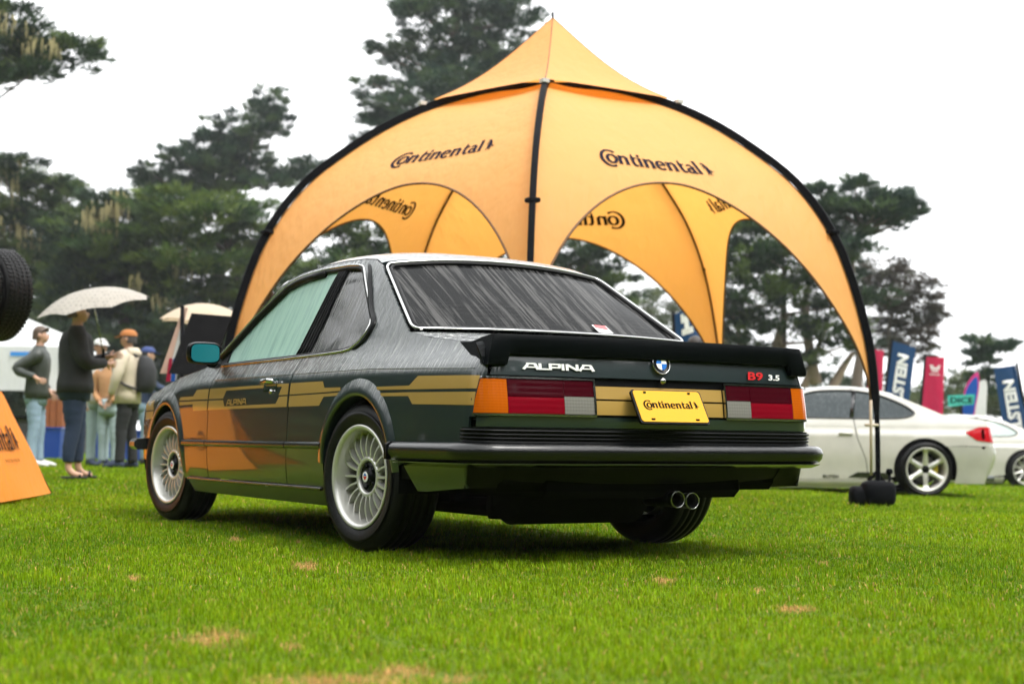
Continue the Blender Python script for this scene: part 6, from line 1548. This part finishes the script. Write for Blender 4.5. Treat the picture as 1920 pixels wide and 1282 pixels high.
tree('cypress_tree', 'green cypress with flat moss topped plates left of the dome tent', 420, 70,
     [(340, 385, 90, 12), (440, 392, 80, 14), (380, 412, 110, 16), (470, 425, 70, 14), (340, 450, 80, 18), (430, 455, 100, 16), (520, 450, 60, 20), (300, 500, 80, 16), (390, 500, 110, 20), (470, 500, 90, 20), (350, 550, 110, 24), (440, 560, 110, 30), (520, 560, 80, 40), (330, 620, 110, 40), (430, 640, 120, 50), (520, 650, 90, 60), (400, 720, 160, 60), (280, 520, 60, 20)],
     [(.018, .042, .018), (.085, .145, .026), (.16, .215, .035)], [(270, 520, 10, 60), (365, 470, 12, 70), (345, 490, 8, 50), (330, 560, 30, 40), (390, 400, 20, 30)], trunk_r=.5)
tree('pine_tree', 'dark pine with tufted crown rising above the cypresses', 452, 92,
     [(505, 195, 26, 26), (520, 235, 28, 30), (480, 240, 40, 30), (440, 265, 42, 36), (395, 255, 24, 26), (400, 300, 55, 30), (340, 300, 26, 22), (350, 330, 50, 26), (285, 325, 24, 18), (275, 345, 22, 16), (450, 310, 60, 26), (330, 355, 70, 18), (420, 345, 70, 22), (545, 330, 44, 14), (585, 310, 34, 16), (510, 345, 40, 12)],
     MID, trunk_r=.42, spray=(.42, .09), up=.7, trunk_top=.8)
tree('cypress_tree', 'very tall cypress behind the cap of the dome tent', 870, 84,
     [(880, 15, 120, 26), (800, 30, 60, 18), (765, 18, 26, 8), (950, 30, 70, 24), (830, 70, 90, 22), (930, 75, 90, 26), (750, 95, 46, 8), (705, 95, 24, 5), (800, 115, 70, 22), (880, 120, 100, 28), (970, 120, 50, 26), (780, 160, 70, 20), (700, 160, 28, 8), (870, 170, 90, 30), (720, 185, 46, 14), (800, 205, 90, 24), (720, 215, 40, 12), (700, 230, 24, 7), (780, 250, 90, 24), (700, 270, 40, 14), (850, 250, 90, 30), (860, -40, 120, 40), (880, -110, 100, 40), (880, -180, 70, 40)],
     MID, trunk_r=.8, trunk_top=.92, dens=.9)
tree('cypress_tree', 'dark cypress seen through the left opening of the dome tent', 690, 66,
     [(690, 420, 70, 26), (720, 460, 60, 30), (650, 470, 60, 30), (620, 430, 40, 20), (680, 520, 90, 40), (600, 520, 80, 40), (760, 500, 60, 40), (650, 580, 110, 50), (740, 600, 110, 60), (620, 660, 120, 60), (820, 560, 80, 50), (860, 640, 110, 60), (900, 500, 50, 20)], DK, trunk_r=.4, dens=.85)
tree('cypress_tree', 'dark layered cypress seen through the middle opening of the dome tent', 1060, 70,
     [(1080, 455, 60, 18), (1040, 480, 50, 24), (1110, 490, 70, 22), (1060, 520, 90, 26), (1140, 525, 50, 14), (1000, 560, 90, 40), (1100, 570, 90, 34), (960, 640, 120, 60), (1080, 640, 120, 60)], DK, trunk_r=.45)
tree('broadleaf_tree', 'pale grey green tree far behind the middle opening of the tent', 1210, 110,
     [(1190, 570, 50, 24), (1230, 600, 60, 30), (1180, 630, 70, 40), (1260, 560, 30, 30), (1280, 520, 30, 30), (1250, 660, 100, 50), (1180, 700, 110, 50), (1320, 700, 120, 50)], LG, trunk_r=.3, dens=.7)
tree('cypress_tree', 'large cypress with leaning pale trunks seen through the right opening of the tent', 1480, 62,
     [(1390, 440, 60, 26), (1440, 420, 60, 20), (1370, 490, 60, 34), (1430, 490, 80, 30), (1400, 550, 90, 30), (1500, 470, 70, 30), (1370, 590, 60, 26), (1350, 540, 40, 40), (1470, 540, 60, 30), (1540, 510, 60, 34), (1420, 600, 40, 16), (1540, 580, 40, 20), (1450, 620, 70, 22), (1540, 625, 60, 20), (1600, 560, 60, 26), (1380, 650, 50, 22), (1600, 640, 50, 20), (1480, 680, 60, 16), (1350, 450, 40, 26), (1340, 620, 40, 40)],
     DK, trunk_r=.34, bark=BARKP, trunk_top=.9, bare=[([(1530, 720), (1515, 640), (1510, 560), (1530, 500)], .26), ([(1505, 735), (1530, 660), (1550, 610)], .18), ([(1440, 720), (1455, 640), (1475, 590)], .22), ([(1555, 740), (1580, 690), (1600, 660)], .24), ([(1535, 650), (1560, 665), (1568, 672)], .06), ([(1395, 700), (1385, 620), (1370, 580)], .16)], dens=.9)
tree('cypress_tree', 'cypress with spiky flat top beside the right arch of the tent', 1600, 58,
     [(1600, 385, 60, 12), (1640, 395, 60, 12), (1680, 392, 34, 6), (1605, 350, 16, 10), (1560, 400, 40, 20), (1620, 415, 70, 14), (1580, 440, 60, 16), (1610, 470, 50, 8), (1535, 365, 14, 10), (1560, 470, 40, 20), (1640, 375, 40, 6), (1700, 372, 16, 4), (1700, 405, 20, 5)], MID, trunk_r=.3, trunk_top=.9)
tree('dying_tree', 'half dead tree with brown drooping twigs behind the navy flag', 1660, 64,
     [(1640, 510, 50, 22), (1690, 530, 50, 16), (1720, 560, 26, 26), (1640, 560, 60, 26), (1700, 590, 46, 30), (1660, 620, 50, 24), (1735, 610, 12, 34), (1720, 650, 16, 26), (1640, 660, 30, 24), (1755, 580, 7, 20)], BR, trunk_r=.22, dens=.8, up=-.5)
tree('broadleaf_tree', 'rounded dull green tree low behind the red flag', 1790, 75, [(1790, 715, 44, 18), (1770, 740, 60, 26), (1820, 745, 50, 26), (1870, 760, 60, 24), (1900, 775, 60, 22), (1740, 770, 80, 24)], LG, trunk_r=.2, dens=.8, limbs=False)
tree('young_pine', 'thin sparse young pine standing alone between the feather flags', 1842, 60, [(1838, 640, 7, 8), (1834, 662, 13, 9), (1845, 680, 18, 10), (1872, 655, 12, 5), (1840, 705, 16, 12), (1850, 730, 14, 12), (1885, 648, 5, 4)], MID, trunk_r=.10, trunk_top=.96, dens=.5, spray=(.3, .07))
tree('evergreen_shrub', 'low dark evergreen thicket under the cypresses behind the people', 200, 66, [(20+70*k, 735+14*math.sin(k*2.1), 66, 52) for k in range(9)]+[(60+90*k, 640+18*math.sin(k*1.7), 70, 48) for k in range(6)], [(.012, .026, .016), (.034, .062, .026), (.07, .10, .03)], trunk_r=.2, limbs=False, dens=.8)
tree('evergreen_shrub', 'low grey green thicket behind the tent and the green coupe', 1000, 72, [(560+80*k, 745+12*math.sin(k*2.1), 74, 50) for k in range(14)], [(.02, .04, .025), (.055, .085, .035), (.09, .12, .04)], trunk_r=.2, limbs=False, dens=.6)
print('leaves', NTRI[0])
# woods closing the lawn off to the left and behind the photographer (they show in the paintwork)
def far_wood(label, arc0, arc1, dist, n, hgt):
    t = obj('far_wood', None, None, label, 'wood', None, 'stuff'); CE = []; DI = []; LN = []; WD = []; CO = []
    for i in range(n):
        a = R(arc0+(arc1-arc0)*(i+.5)/n)+rng.normal()*.01; rr = dist*rng.uniform(.92, 1.15); b = np.array([rr*math.cos(a), rr*math.sin(a), 0]); H_ = hgt*rng.uniform(.7, 1.25); m = 2600
        th = rng.uniform(0, 2*math.pi, m); zz = rng.random(m)**.8; rad = (.30*H_)*(1-zz**2.2)*np.sqrt(rng.random(m))+.4; lump = 1+.3*np.sin(th*3+zz*9+i)
        CE.append(b+np.stack([rad*lump*np.cos(th), rad*lump*np.sin(th), zz*H_], 1)); d = rng.normal(size=(m, 3)); d[:, 2] *= .5; d /= np.linalg.norm(d, axis=1)[:, None]; DI.append(d)
        LN.append(rng.uniform(.8, 1.8, m)); WD.append(rng.uniform(.4, .8, m)); k = rng.random((m, 1)); CO.append(np.array(DK[0])*(1-k)+np.array(DK[1])*k)
    me = leaf_mesh('far_wood', np.concatenate(CE), np.concatenate(DI), np.concatenate(LN), np.concatenate(WD), np.concatenate(CO)); t_ = obj('far_wood', me, None, label, 'wood', None, 'stuff'); bpy.data.objects.remove(t)
far_wood('dark wood bordering the lawn beyond the left side', 0, 95, 54, 40, 22)
far_wood('dark wood bordering the lawn behind the viewer', 95, 262, 46, 50, 23)
far_wood('low dark wood far off beyond the right side', -98, -66, 120, 22, 12)

# ================================================================== damp air between the lawn and the woods
def haze():
    m = bpy.data.materials.new('damp_air'); m.use_nodes = True; t = m.node_tree; t.nodes.clear(); o = t.nodes.new('ShaderNodeOutputMaterial'); v = t.nodes.new('ShaderNodeVolumePrincipled')
    v.inputs['Color'].default_value = (.93, .95, .97, 1); v.inputs['Density'].default_value = .0004; v.inputs['Anisotropy'].default_value = .2; t.links.new(v.outputs[0], o.inputs['Volume'])
    G().box((0, 0, 17.5), (420, 420, 39)).build('haze', m, kind='stuff', label='thin damp rain haze over the whole lawn', cat='haze')
haze()
